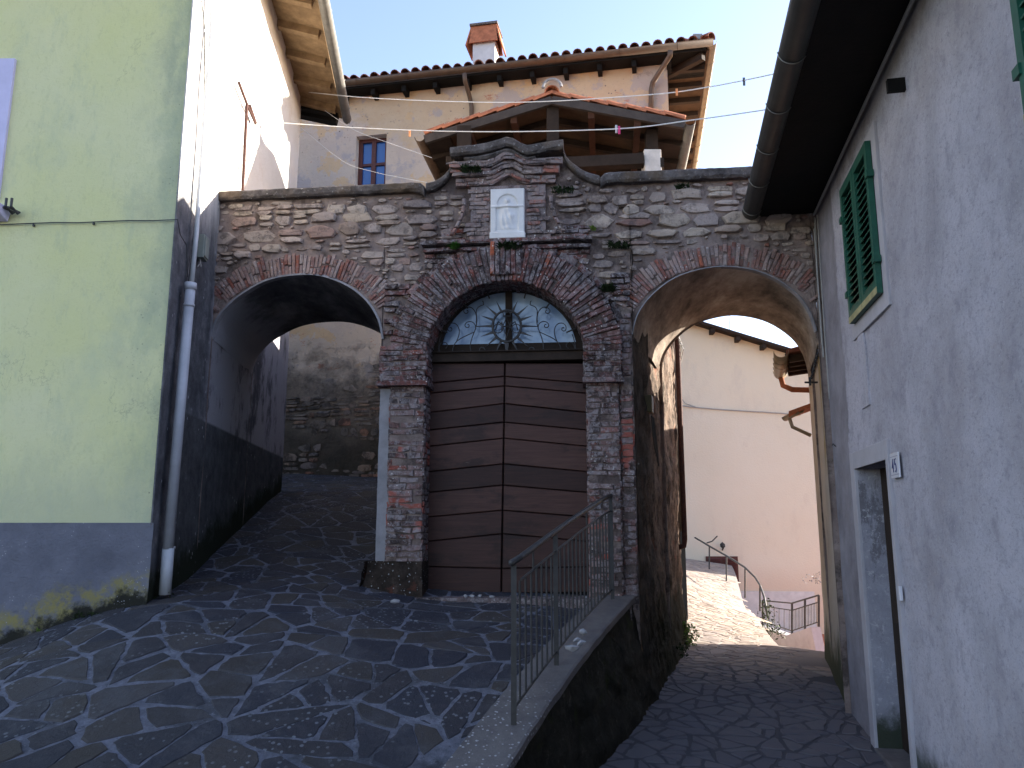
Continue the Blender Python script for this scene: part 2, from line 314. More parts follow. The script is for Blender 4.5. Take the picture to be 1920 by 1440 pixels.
# rough chapel wall by the lane
n = NM('rough_chapel_wall', .96, .08)
c = n.ramp(n.noise(3, 10, .75, n.mapv((1, 1, .5))), [(.3, (.14, .10, .08)), (.5, (.27, .20, .155)), (.72, (.42, .34, .27))])
c = n.mix(c, (.05, .045, .038), n.math('MULTIPLY', n.thr(n.noise(7, 10, .78, n.mapv((1, 1, .4))), .46, .6), .8))
c = n.mix(c, (.27, .10, .06), n.math('MULTIPLY', n.thr(n.noise(2.6, 8, .7), .58, .66), .6))
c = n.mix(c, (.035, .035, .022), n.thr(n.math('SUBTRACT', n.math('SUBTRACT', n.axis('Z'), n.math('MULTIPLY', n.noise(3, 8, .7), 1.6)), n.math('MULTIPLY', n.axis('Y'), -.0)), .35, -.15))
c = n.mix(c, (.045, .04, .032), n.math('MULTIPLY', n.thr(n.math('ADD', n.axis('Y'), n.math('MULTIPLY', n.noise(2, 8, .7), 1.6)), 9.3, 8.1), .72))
c = n.mix(c, (.06, .05, .045), n.math('MULTIPLY', n.thr(n.noise(26, 8, .8, n.mapv((1, 1, .4))), .52, .6), .75)); n.bump(n.noise(9, 10, .8, n.mapv((1, 1, .5))), 1, .05); n.bump(n.noise(34, 8, .8), .9, .025); M['chapel'] = n.col(c)
# lane plaster
n = NM('lane_plaster', .94, .1)
c = n.ramp(n.noise(1.6, 8, .6), [(.3, (.50, .43, .34)), (.7, (.64, .57, .48))])
c = n.mix(c, (.24, .20, .17), n.math('MULTIPLY', n.thr(n.noise(2.6, 9, .75, n.mapv((1, 1, .35))), .54, .66), .7))
c = n.mix(c, (.36, .26, .11), n.math('MULTIPLY', n.math('MULTIPLY', n.thr(n.noise(3, 9, .75, n.mapv((1, 1, .3))), .44, .52), n.thr(n.axis('Z'), 2.0, 2.4)), n.thr(n.axis('Y'), 8.1, 7.7)))
c = n.mix(c, (.07, .075, .04), n.thr(n.math('SUBTRACT', n.axis('Z'), n.math('MULTIPLY', n.noise(2.5, 8, .7), 1.0)), .15, -.3))
n.bump(n.noise(9, 8, .7), .5, .03); M['laneplaster'] = n.col(c)
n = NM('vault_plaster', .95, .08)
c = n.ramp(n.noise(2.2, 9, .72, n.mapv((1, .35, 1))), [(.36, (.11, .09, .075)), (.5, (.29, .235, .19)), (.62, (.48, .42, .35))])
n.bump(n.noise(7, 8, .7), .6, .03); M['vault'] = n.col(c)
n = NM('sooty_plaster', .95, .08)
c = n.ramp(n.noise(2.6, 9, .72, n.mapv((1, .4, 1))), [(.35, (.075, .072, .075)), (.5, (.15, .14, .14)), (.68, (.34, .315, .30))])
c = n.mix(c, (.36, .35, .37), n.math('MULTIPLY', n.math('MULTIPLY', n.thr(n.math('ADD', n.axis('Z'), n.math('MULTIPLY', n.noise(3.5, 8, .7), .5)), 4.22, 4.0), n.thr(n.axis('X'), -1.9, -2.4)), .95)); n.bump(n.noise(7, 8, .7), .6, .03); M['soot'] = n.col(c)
M['lip'] = simple('pale_lime_plaster', (.27, .26, .27), .92, .1, .25, 6, .5, bdist=.01)
n = NM('beige_house_plaster', .93, .1)
c = n.ramp(n.noise(.35, 7, .6), [(.3, (.67, .585, .455)), (.7, (.71, .64, .52))])
c = n.mix(c, (.67, .50, .37), n.math('MULTIPLY', n.thr(n.math('ADD', n.axis('Z'), n.math('MULTIPLY', n.noise(.6, 5, .5), 1.2)), 1.2, -.6), .7))
c = n.mix(c, (.72, .60, .42), n.math('MULTIPLY', n.thr(n.axis('Z'), 5, 8), .6))
c = n.mix(c, (.60, .52, .42), n.math('MULTIPLY', n.thr(n.noise(1.2, 9, .75, n.mapv((1, 1, .5))), .52, .66), .45)); n.bump(n.noise(20, 5, .6), .3, .03); M['beige'] = n.col(c)
# paving
n = NM('slate_flag', .62, .35)
c = n.ramp(n.isl, [(0, (.026, .029, .044)), (.3, (.042, .039, .044)), (.55, (.031, .034, .048)), (.8, (.054, .046, .040)), (1, (.064, .058, .060))])
c = n.mix(c, (.065, .062, .07), n.math('MULTIPLY', n.thr(n.noise(5, 9, .72), .5, .7), .7))
c = n.mix(c, (.11, .11, .13), n.math('MULTIPLY', n.thr(n.noise(46, 8, .75), .56, .68), .35))
sp = n.math('MULTIPLY', n.thr(n.math('ADD', n.voro(24, n.mapv((1, .8, 1))), n.math('MULTIPLY', n.noise(60, 4, .7), .25)), .42, .32), n.thr(n.noise(1.3, 6, .65), .48, .60))
c = n.mix(c, (.28, .30, .33), n.math('MULTIPLY', sp, .6)); c = n.mix(c, (.085, .085, .095), n.math('MULTIPLY', n.thr(n.noise(2.2, 8, .7, n.mapv((1, 1, 1), (7, 1, 1))), .5, .64), .6))
n.bump(n.noise(9, 10, .75), .8, .04); n.bump(n.noise(60, 6, .8), .6, .01); M['flag'] = n.col(c)
n = NM('flag_joint', .95, .1)
c = n.ramp(n.noise(14, 9, .7), [(.3, (.12, .125, .15)), (.7, (.27, .28, .335))])
c = n.mix(c, (.06, .06, .06), n.math('MULTIPLY', n.thr(n.noise(1.6, 6, .65), .5, .62), .6))
c = n.mix(c, (.02, .02, .024), n.math('MULTIPLY', n.thr(n.noise(22, 8, .8), .56, .64), .55)); c = n.mix(c, (.34, .35, .40), n.math('MULTIPLY', n.thr(n.noise(30, 8, .8, n.mapv((1, 1, 1), (3, 3, 3))), .56, .64), .6)); n.bump(n.noise(35, 9, .8), 1, .03); M['joint'] = n.col(c)
n = NM('lane_flag', .85, .2)
c = n.ramp(n.isl, [(0, (.24, .19, .16)), (.3, (.33, .27, .22)), (.6, (.28, .235, .21)), (.85, (.38, .30, .23)), (1, (.38, .34, .29))])
c = n.mix(c, (.09, .08, .08), n.math('MULTIPLY', n.thr(n.noise(4, 9, .72), .5, .66), .6))
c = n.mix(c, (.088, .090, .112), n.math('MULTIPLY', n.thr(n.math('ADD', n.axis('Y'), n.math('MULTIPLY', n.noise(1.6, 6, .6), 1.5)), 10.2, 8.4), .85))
n.bump(n.noise(14, 10, .75), .6, .012); M['laneflag'] = n.col(c)
n = NM('lane_joint', .95, .1)
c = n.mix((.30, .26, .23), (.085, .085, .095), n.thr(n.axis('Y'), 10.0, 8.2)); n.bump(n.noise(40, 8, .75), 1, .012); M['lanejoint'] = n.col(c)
n = NM('speckled_concrete', .9, .15)
c = n.ramp(n.noise(6, 9, .7), [(.3, (.11, .10, .10)), (.7, (.19, .175, .165))])
c = n.mix(c, (.40, .40, .40), n.math('MULTIPLY', n.thr(n.math('ADD', n.voro(34), n.math('MULTIPLY', n.noise(70, 5, .8), .7)), .62, .52), n.thr(n.math('ADD', n.axis('Y'), n.math('MULTIPLY', n.noise(3, 6, .6), 1.2)), 5.9, 5.2)))
n.bump(n.noise(40, 8, .75), .8, .01); M['kerb'] = n.col(c)
n = NM('mossy_retaining_wall', .96, .08)
c = n.ramp(n.noise(4, 10, .75), [(.3, (.022, .021, .016)), (.55, (.05, .045, .034)), (.75, (.12, .10, .08))])
c = n.mix(c, (.055, .065, .018), n.math('MULTIPLY', n.thr(n.noise(3, 8, .7), .55, .68), .6)); c = n.mix(c, (.16, .14, .115), n.math('MULTIPLY', n.thr(n.noise(15, 9, .8), .56, .64), .5))
n.bump(n.noise(9, 10, .8), 1, .06); n.bump(n.noise(50, 6, .75), .8, .012); M['retain'] = n.col(c)
n = NM('mossy_dark_foot', .96, .08)
c = n.ramp(n.noise(8, 10, .78), [(.3, (.02, .017, .014)), (.55, (.06, .045, .036)), (.75, (.16, .12, .10))])
c = n.mix(c, (.16, .06, .04), n.math('MULTIPLY', n.thr(n.noise(5, 6, .7), .58, .66), .6)); c = n.mix(c, (.42, .42, .42), n.thr(n.math('ADD', n.voro(30), n.math('MULTIPLY', n.noise(60, 5, .8), .8)), .58, .50))
n.bump(n.noise(20, 10, .8), 1, .04); M['darkfoot'] = n.col(c)
n = NM('worn_jamb_render', .94, .1)
c = n.ramp(n.noise(4, 9, .7), [(.3, (.30, .29, .33)), (.7, (.46, .45, .50))]); c = n.mix(c, (.14, .13, .14), n.math('MULTIPLY', n.thr(n.noise(3, 10, .8, n.mapv((1, 1, .4))), .50, .58), .75)); c = n.mix(c, (.62, .60, .62), n.math('MULTIPLY', n.thr(n.noise(26, 9, .8), .55, .62), .7))
c = n.mix(c, (.06, .07, .05), n.thr(n.math('SUBTRACT', n.axis('Z'), n.math('MULTIPLY', n.noise(4, 7, .7), .5)), .05, -.12))
n.bump(n.noise(18, 9, .8), .8, .03); M['jamb'] = n.col(c)
n = NM('earth', .97, .05); n.bump(n.noise(3, 9, .7), .6, .1); M['earth'] = n.col(n.ramp(n.noise(.4, 9, .65), [(.3, (.07, .07, .05)), (.7, (.14, .12, .09))]))
# wood, metal ...
n = NM('brown_door_wood', .62, .3)
g = n.noise(2.6, 10, .7, n.mapv((1.2, 1.2, 22)))
c = n.ramp(n.math('ADD', n.math('MULTIPLY', g, .7), n.math('MULTIPLY', n.isl, .35)), [(.3, (.024, .010, .008)), (.55, (.052, .022, .017)), (.85, (.100, .048, .037))])
c = n.mix(c, (.018, .010, .009), n.math('MULTIPLY', n.thr(n.noise(2.2, 8, .7, n.mapv((1, 1, 2.5))), .5, .64), .7)); c = n.mix(c, (.34, .27, .25), n.math('MULTIPLY', n.math('MULTIPLY', n.thr(n.noise(9, 10, .85, n.mapv((.7, .7, 3.2))), .63, .66), n.thr(n.noise(1.7, 3, .5), .5, .58)), .7))
n.bump(g, .35, .006); M['door'] = n.col(c)
def wood(name, a, b, rough=.8):
    n = NM(name, rough, .2); g = n.noise(7, 9, .7, n.mapv((1, 1, 1), (3, 1, 2))); n.bump(n.noise(30, 6, .7), .5, .006)
    return n.col(n.mix(n.ramp(g, [(.3, a), (.7, b)]), tuple(x*.6 for x in a), n.math('MULTIPLY', n.isl, .5)))
M['darkwood'] = wood('dark_beam_wood', (.022, .015, .011), (.05, .033, .024))
M['vdark'] = wood('blackened_eave_wood', (.005, .005, .005), (.012, .010, .009))
M['sunwood'] = wood('golden_eave_plank', (.15, .095, .05), (.36, .24, .13))
M['warmwood'] = wood('portico_plank', (.05, .03, .019), (.10, .06, .035))
M['greybeam'] = wood('grey_verge_board', (.045, .036, .032), (.10, .082, .072))
M['purlinwood'] = wood('reddish_purlin', (.05, .02, .012), (.09, .04, .022))
M['redwood'] = simple('red_brown_frame', (.085, .025, .02), .55, .35, .2, 9, .1)
M['green_paint'] = simple('green_shutter_paint', (.012, .085, .055), .5, .4, .25, 12, .1)
M['fadedwood'] = simple('faded_shutter_rail', (.34, .31, .16), .7, .2, .3, 12, .2)
M['iron'] = simple('weathered_iron', (.045, .042, .042), .55, .4, .35, 20, .3, .4)
M['railpaint'] = simple('grey_green_rail_paint', (.05, .048, .046), .55, .4, .25, 18, .2, .2)
M['rust'] = simple('rusty_iron', (.075, .035, .028), .8, .2, .35, 20, .4)
M['pvc'] = simple('grey_plastic_pipe', (.40, .41, .44), .5, .4, .15, 5, .05)
M['pvcpale'] = simple('pale_plastic_pipe', (.50, .52, .54), .5, .4, .15, 5, .05)
M['zinc'] = simple('dull_zinc_gutter', (.20, .19, .17), .55, .4, .25, 8, .1, .3)
M['darkzinc'] = simple('dark_zinc_gutter', (.05, .052, .05), .5, .4, .3, 8, .15, .3)
M['coppergut'] = simple('copper_gutter', (.11, .07, .045), .5, .4, .25, 8, .1, .3)
M['palegut'] = simple('tan_gutter', (.30, .24, .16), .5, .4, .2, 8, .1, .2)
M['terra'] = simple('terracotta_tile', (.42, .15, .075), .85, .2, .35, 9, .5, bdist=.01)
n = NM('roof_tile', .85, .2); n.bump(n.noise(20, 8, .7), .5, .01)
M['tile'] = n.col(n.mix(n.ramp(n.isl, [(0, (.14, .055, .04)), (.5, (.22, .085, .055)), (1, (.30, .14, .09))]), (.06, .05, .045), n.math('MULTIPLY', n.thr(n.noise(7, 8, .7), .5, .6), .6)))
n = NM('window_pane', .06, .6); M['pane'] = n.col((.03, .10, .30))
n = NM('sky_curtain_glass', .12, .6)
c = n.ramp(n.noise(2.4, 4, .5, n.mapv((1.6, 1.6, .8))), [(.3, (.13, .20, .33)), (.5, (.27, .36, .48)), (.7, (.44, .52, .60))]); M['lunette'] = n.col(c)  # blue mottling paints reflected sky and curtain into the glass
M['black'] = simple('dark_interior', (.01, .01, .01), .9, .1, .1, 5, 0)
M['rope'] = simple('white_cord', (.62, .62, .62), .7, .2, .1, 30, 0)
M['cable'] = simple('dark_cable', (.06, .06, .06), .6, .3, .1, 30, 0)
M['palecable'] = simple('pale_cable', (.35, .34, .32), .6, .3, .1, 30, 0)
M['chimney'] = simple('white_chimney_render', (.60, .58, .57), .9, .1, .12, 5, .3, bdist=.01)
M['enamel'] = simple('white_enamel', (.62, .62, .66), .25, .5, .05, 9, 0)
M['bluepaint'] = simple('navy_enamel', (.01, .015, .10), .3, .5, .05, 9, 0)
M['pillar'] = simple('whitewashed_pillar', (.62, .56, .50), .92, .1, .18, 6, .5, bdist=.01)
M['boxgrey'] = simple('grey_green_box', (.22, .24, .21), .6, .3, .15, 9, .1)
M['brownbox'] = simple('brown_box', (.075, .055, .02), .6, .3, .2, 9, .1)
M['moss'] = simple('moss', (.05, .075, .02), .95, .05, .5, 30, .6, bdist=.02)
M['leaf'] = simple('green_leaf', (.06, .16, .03), .6, .2, .4, 20, 0)
M['paleleaf'] = simple('pale_leaf', (.16, .24, .05), .6, .2, .4, 20, 0)
M['darkleaf'] = simple('dark_leaf', (.03, .05, .02), .7, .2, .5, 20, 0)
M['frag'] = simple('pale_stone_chip', (.28, .275, .28), .9, .1, .25, 20, .4)
M['pink'] = simple('pink_plastic', (.85, .06, .22), .4, .4, .05, 5, 0)
M['orangepeg'] = simple('pale_orange_plastic', (.9, .36, .12), .4, .4, .05, 5, 0)
M['whitepeg'] = simple('white_plastic', (.7, .7, .7), .4, .4, .05, 5, 0)
M['bluepatch'] = simple('lilac_window_render', (.58, .55, .74), .9, .1, .08, 5, .2)

# ------------------------------------------------------------------ terrain (thin plate through measured ground points)
def rbf(pts):
    n = len(pts)
    def phi(r2): return 0 if r2 < 1e-12 else .5*r2*math.log(r2)
    A = [[0.0]*(n+3) for _ in range(n+3)]; b = [p[2] for p in pts]+[0, 0, 0]
    for i in range(n):
        for j in range(n):
            A[i][j] = phi((pts[i][0]-pts[j][0])**2+(pts[i][1]-pts[j][1])**2)
        A[i][i] += .02
        for k, v in enumerate((1, pts[i][0], pts[i][1])): A[i][n+k] = v; A[n+k][i] = v
    N = n+3
    for i in range(N):
        p = max(range(i, N), key=lambda r: abs(A[r][i])); A[i], A[p] = A[p], A[i]; b[i], b[p] = b[p], b[i]
        for r in range(i+1, N):
            f = A[r][i]/A[i][i]
            if f:
                for c_ in range(i, N): A[r][c_] -= f*A[i][c_]
                b[r] -= f*b[i]
    x = [0]*N
    for i in range(N-1, -1, -1): x[i] = (b[i]-sum(A[i][k]*x[k] for k in range(i+1, N)))/A[i][i]
    return lambda X, Y: x[n]+x[n+1]*X+x[n+2]*Y+sum(x[i]*phi((X-pts[i][0])**2+(Y-pts[i][1])**2) for i in range(n))
zt = rbf([(0, 4.65, .47), (.34, 5.35, .67), (.87, 7.0, .87), (0, 7.2, .94), (-.8, 7.3, .97), (-1.28, 7.3, 1.05), (-2.87, 6.7, 1.04), (-2.8, 6.2, .99), (-3.4, 6.28, .88),
          (-3.9, 6.28, .70), (-2.92, 7.3, 1.11), (-3.02, 8.15, 1.31), (-3.08, 8.8, 1.46), (-3.35, 11.2, 2.0), (-1.3, 9, 1.43), (-1.5, 11.2, 2.05), (-4.2, 14.3, 2.5),
          (-2.2, 14, 2.42), (0, 13.8, 2.5), (0, 0, -.06), (-.2, 4.1, .32), (-3, 3.5, .22), (-3, 0, -.05), (-6, 6.2, .35), (-6, 3, .1), (1, 11, 2.1)])
za = rbf([(.6, 5.3, .0), (1.15, 6.9, .06), (2.87, 7.1, .05), (1.8, 8.95, .12), (2.2, 10.4, .1), (3.75, 9.9, .03), (2.6, 5.8, -.04), (.3, 3.8, -.02), (0, 0, -.06), (2, 2, -.08),
          (3.8, 12, -.04), (5.0, 17, -.22), (5.6, 20, -.30), (6.3, 22.5, -.02), (6.9, 25, .20), (4.4, 17, .12), (5.2, 24, .38), (4, 20, .35), (2.6, 14, .18), (3, 24, .6), (2, 18, .5)])
INX = lambda y: -.01+(y-4.3)*.3846            # outer edge of the parapet of the raised terrace
PIN = lambda y: INX(y)-.33

# ground sheet to the horizon
m = MB()
def gz(x, y): return -.5-1.6*(1 if y > 11 else 0)
NG = 40
def gp(i, j):
    t = lambda k: math.copysign(abs(k)**3*500, k)
    x, y = t(i*2-1), t(j*2-1)
    return Vector((x, y, -3.2 if (x*x+y*y) < 3600 else -3.2))
m.patch(gp, NG, NG); tag(m.build('ground', M['earth']), kind='structure')

def clip(poly, nx, ny, c):   # keep nx*x+ny*y<=c
    out = []
    for i in range(len(poly)):
        a, b = poly[i], poly[(i+1) % len(poly)]; da = nx*a[0]+ny*a[1]-c; db = nx*b[0]+ny*b[1]-c
        if da <= 0: out.append(a)
        if (da < 0) != (db < 0) and abs(da-db) > 1e-12:
            t = da/(da-db); out.append((a[0]+(b[0]-a[0])*t, a[1]+(b[1]-a[1])*t))
    return out
def area(p): return abs(sum(p[i][0]*p[(i+1) % len(p)][1]-p[(i+1) % len(p)][0]*p[i][1] for i in range(len(p))))/2
def cen(p): return (sum(q[0] for q in p)/len(p), sum(q[1] for q in p)/len(p))
def flags(x0, x1, y0, y1, cell, maxa, ok, sx=1.0, seed=1):
    rr = random.Random(seed); seeds = []
    nx = int((x1-x0)/(cell*sx))+1; ny = int((y1-y0)/cell)+1; G = {}
    for i in range(nx):
        for j in range(ny):
            p = (x0+(i+rr.uniform(.05, .95)+.5*(j % 2))*cell*sx, y0+(j+rr.uniform(.05, .95))*cell); G[i, j] = p
    res = []
    for (i, j), p in G.items():
        if not ok(*p): continue
        poly = [(p[0]-2*cell*sx, p[1]-2*cell), (p[0]+2*cell*sx, p[1]-2*cell), (p[0]+2*cell*sx, p[1]+2*cell), (p[0]-2*cell*sx, p[1]+2*cell)]
        for di in range(-2, 3):
            for dj in range(-2, 3):
                q = G.get((i+di, j+dj))
                if q is None or (di == 0 and dj == 0): continue
                a, b = q[0]-p[0], q[1]-p[1]; poly = clip(poly, a, b, a*(p[0]+q[0])/2+b*(p[1]+q[1])/2)
                if len(poly) < 3: break
            if len(poly) < 3: break
        if len(poly) >= 3: res.append(poly)
    out = []
    while res:
        p = res.pop(); A = area(p)
        if A > maxa*rr.uniform(.45, 1.5):
            # split across the longest direction, slightly off
            cx, cy = cen(p); far = max(p, key=lambda q: (q[0]-cx)**2+(q[1]-cy)**2); ang = math.atan2(far[1]-cy, far[0]-cx)+rr.uniform(-.6, .6)
            a, b = cos(ang), sin(ang); c = a*cx+b*cy+rr.uniform(-.05, .05)*cell
            p1 = clip(p, a, b, c); p2 = clip(p, -a, -b, -c)
            for q in (p1, p2):
                if len(q) >= 3 and area(q) > .002: res.append(q)
                
            continue
        out.append(p)
    return out
def lay(m, polys, zf, gap, h, mi, seed, clips=(), jit=.009):
    rr = random.Random(seed)
    for p in polys:
        g = gap*rr.choice([.5, .8, 1, 1.3, 2.0])
        cx, cy = cen(p)
        n_ = len(p); ar = sum(p[i][0]*p[(i+1) % n_][1]-p[(i+1) % n_][0]*p[i][1] for i in range(n_))
        if ar < 0: p = p[::-1]
        q = p
        for i in range(n_):                                   # inset
            a, b = p[i], p[(i+1) % n_]; L = math.hypot(b[0]-a[0], b[1]-a[1])
            if L < 1e-4: continue
            nx, ny = (b[1]-a[1])/L, -(b[0]-a[0])/L
            q = clip(q, nx, ny, nx*a[0]+ny*a[1]-g*rr.uniform(.5, 1.4))
            if len(q) < 3: break
        for cl in clips:
            if len(q) >= 3: q = clip(q, *cl)
        if len(q) < 3 or area(q) < .0016: continue
        # add mid points and jitter
        r_ = []
        for i in range(len(q)):
            a, b = q[i], q[(i+1) % len(q)]; L = math.hypot(b[0]-a[0], b[1]-a[1])
            if L < .012: continue
            k = max(1, int(L/.055))
            for s_ in range(k):
                t = s_/k; j = jit if s_ else jit*.5
                tt = .12*L/(L+.1) if s_ == 0 else t
                r_.append((a[0]+(b[0]-a[0])*(t if s_ else tt)+rr.uniform(-j, j), a[1]+(b[1]-a[1])*(t if s_ else tt)+rr.uniform(-j, j)))
        if len(r_) < 3: continue
        cx, cy = cen(r_); N = len(r_); tilt = (rr.uniform(-.012, .012), rr.uniform(-.012, .012)); hh = h*rr.uniform(.6, 1.3)
        z = lambda x, y, e: zf(x, y)+e+tilt[0]*(x-cx)+tilt[1]*(y-cy)
        outer = [Vector((x, y, z(x, y, -.006))) for x, y in r_]
        s_ = 1-min(.25, .012/max(.03, math.sqrt(area(r_))))*1.6
        inner = [Vector((cx+(x-cx)*s_, cy+(y-cy)*s_, z(cx+(x-cx)*s_, cy+(y-cy)*s_, hh))) for x, y in r_]
        m.add(outer+inner+[Vector((cx, cy, z(cx, cy, hh)))], [(i, (i+1) % N, N+(i+1) % N, N+i) for i in range(N)]+[(N+i, N+(i+1) % N, 2*N) for i in range(N)], mi)
# raised terrace
m = MB()
def sheet(m, xf0, xf1, y0, y1, step, zf, mi):
    ny = int((y1-y0)/step); nx = 40
    def fn(a, b):
        y = y0+(y1-y0)*b; x = xf0(y)+(xf1(y)-xf0(y))*a; return Vector((x, y, zf(x, y)+.006*noise.noise((x*7, y*7, 0))))
    m.patch(fn, nx, ny, mi)
sheet(m, lambda y: -7.5, lambda y: min(PIN(y)+.03, 1.0), -8, 7.6, .1, zt, 0)
sheet(m, lambda y: -5.2, lambda y: 1.1 if y > 9.2 else -1.0, 7.6, 15.3, .1, zt, 0)
tok = lambda x, y: (x < PIN(y)+.3 and y < 7.5 and x < .95) or (y >= 7.5 and (x < -1.0 or y > 9.3) and x < .9)
fl = flags(-4.9, 1.2, 1.6, 15.2, .56, .115, tok, 1.3, 8)
a_, b_ = 1/math.hypot(1, .3846), -.3846/math.hypot(1, .3846)
front = [p for p in fl if cen(p)[1] < 7.5]; back = [p for p in fl if cen(p)[1] >= 7.5]
lay(m, front, zt, .0072, .006, 1, 3, [(a_, b_, a_*(PIN(0)+.0)+b_*0-.01)])
lay(m, back, zt, .007, .005, 1, 4)
tag(m.build('paved_terrace', [M['joint'], M['flag']]), 'dark crazy paving with pale mortar joints rising to the gate', None, None, 'structure')
# lane
LX = lambda y: PIN(y)+.1 if y < 7.1 else (1.05+(y-7.12)*.317 if y < 10.6 else min(2.15+(y-10.6)*-.02, 2.15))
RX = lambda y: 3.2 if y < 7.1 else (2.95+(y-7.1)*.32 if y < 11 else 3.62+(y-11.2)*.235-.0)
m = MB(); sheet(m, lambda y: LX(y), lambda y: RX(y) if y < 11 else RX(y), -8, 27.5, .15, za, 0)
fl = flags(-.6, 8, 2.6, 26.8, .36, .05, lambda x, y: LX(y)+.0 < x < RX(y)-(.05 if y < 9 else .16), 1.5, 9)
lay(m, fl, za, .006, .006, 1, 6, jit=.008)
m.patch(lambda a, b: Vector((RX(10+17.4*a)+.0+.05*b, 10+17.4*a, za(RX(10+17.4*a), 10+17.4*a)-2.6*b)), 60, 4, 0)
tag(m.build('lane_paving', [M['lanejoint'], M['laneflag']]), 'narrow stone paved lane climbing into the sun', None, None, 'structure')

# ------------------------------------------------------------------ masonry
def stone(m, P, poly, h, mi=0, rr=random, dome=.45):
    """poly: list of (u,z); raised stone with bevel, P(u,z,d)"""
    n_ = len(poly); cu = sum(p[0] for p in poly)/n_; cz = sum(p[1] for p in poly)/n_
    o = [P(u, z, -.01) for u, z in poly]
    k1 = .95; k2 = .84
    tl = (rr.uniform(-1, 1)*.10, rr.uniform(-1, 1)*.14)
    f = lambda u, z, e: P(u, z, max(.001, h*e+tl[0]*(u-cu)+tl[1]*(z-cz)+rr.uniform(-.15, .15)*h))
    a = [f(cu+(u-cu)*k1, cz+(z-cz)*k1, .75) for u, z in poly]; b = [f(cu+(u-cu)*k2, cz+(z-cz)*k2, 1) for u, z in poly]
    fs = [(i, (i+1) % n_, n_+(i+1) % n_, n_+i) for i in range(n_)]+[(n_+i, n_+(i+1) % n_, 2*n_+(i+1) % n_, 2*n_+i) for i in range(n_)]+[(2*n_+i, 2*n_+(i+1) % n_, 3*n_) for i in range(n_)]
    m.add(o+a+b+[f(cu, cz, 1.1)], fs, mi)
PLACED = []
def infill(m, P, u0, u1, z0, z1, ok, tries, mi, seed, sa=(.025, .085), sb=(.014, .04), h=(.010, .028)):
    rr = random.Random(seed); G = {}
    def key(u, z): return (int(u//.2), int(z//.2))
    for q in PLACED: G.setdefault(key(q[0], q[1]), []).append(q)
    for t in range(tries):
        f = 1-.6*t/tries; a = rr.uniform(*sa)*f; b = min(a, rr.uniform(*sb)*f); u = rr.uniform(u0, u1); z = rr.uniform(z0, z1); k = key(u, z); bad = False
        for i in (-1, 0, 1):
            for j in (-1, 0, 1):
                for q in G.get((k[0]+i, k[1]+j), ()):
                    if abs(u-q[0]) < a+q[2]*.96 and abs(z-q[1]) < b+q[3]*.96: bad = True; break
                if bad: break
            if bad: break
        if bad or not (ok(u, z) and ok(u-a, z) and ok(u+a, z) and ok(u, z-b) and ok(u, z+b)): continue
        N = rr.choice([5, 6, 7]); pts = []
        for i in range(N):
            t_ = 2*PI*(i+rr.uniform(-.25, .25))/N; c_, s_ = cos(t_), sin(t_); q_ = (abs(c_)**4+abs(s_)**4)**-.25; pts.append((u+a*c_*q_*rr.uniform(.8, 1.05), z+b*s_*q_*rr.uniform(.75, 1.05)))
        stone(m, P, pts, rr.uniform(*h), mi, rr); q = (u, z, a, b); PLACED.append(q); G.setdefault(k, []).append(q)
def rubble(m, P, u0, u1, z0, z1, ok, hr=(.05, .14), wr=(.08, .28), gap=.014, h=(.008, .03), seed=1, wav=.025, mi=0):
    rr = random.Random(seed); z = z0; row = 0
    while z < z1:
        rh = rr.uniform(*hr); u = u0-rr.uniform(0, .15)
        while u < u1:
            wd = rr.uniform(*wr)*(.7+.5*rh/hr[1]); zz = z+wav*sin(u*2.3+row*1.7)+wav*.6*sin(u*5.1+row)
            sub = 1 if rh < .085 or rr.random() < .6 else 2
            for k in range(sub):
                hh = rh/sub; zc = zz+hh*(k+.5); uc = u+wd/2
                a = wd/2-gap*rr.uniform(.3, 1.3); b = hh/2-gap*rr.uniform(.3, 1.0)
                if a < .015 or b < .012: continue
                pts = []
                sh = rr.choice([4, 6, 9])
                N = rr.choice([6, 7, 8, 9])
                for i in range(N):
                    t = 2*PI*(i+rr.uniform(-.25, .25))/N; cx, cy = cos(t), sin(t); q = (abs(cx)**sh+abs(cy)**sh)**(-1/sh)
                    pts.append((uc+a*cx*q*rr.uniform(.80, 1.06), zc+b*cy*q*rr.uniform(.74, 1.10)))
                if all(ok(*p) for p in pts) and ok(uc, zc): stone(m, P, pts, rr.uniform(*h), mi, rr); PLACED.append((uc, zc, a, b))
            u += wd
        z += rh; row += 1
def bricks(m, P, u0, u1, z0, z1, ok=None, bh=.055, bw=.24, gap=.008, h=(.002, .012), seed=1, mi=0, zoff=None, drop=.04):
    rr = random.Random(seed); z = z0; row = 0
    while z+bh*.6 < z1:
        hh = bh*rr.uniform(.9, 1.12); u = u0-(0 if row % 2 else bw/2)*rr.uniform(.6, 1)
        while u < u1:
            wd = bw*rr.choice([.5, 1, 1, .8])*rr.uniform(.9, 1.1); a = max(u, u0)+gap*.5; b = min(u+wd, u1)-gap*.5
            if b-a > .03 and rr.random() > drop:
                za_, zb = z+gap*.5, min(z+hh, z1)-gap*.5
                e = lambda: rr.uniform(-.008, .008)
                um = (a+b)/2; zo = zoff or (lambda q: 0)
                pts = [(a+e(), za_+e()+zo(a)), (um, za_+e()+zo(um)), (b+e(), za_+e()+zo(b)), (b+e(), zb+e()+zo(b)), (um, zb+e()+zo(um)), (a+e(), zb+e()+zo(a))]
                if ok is None or all(ok(*p) for p in pts): stone(m, P, pts, rr.uniform(*h), mi, rr)
            u += wd
        z += hh; row += 1
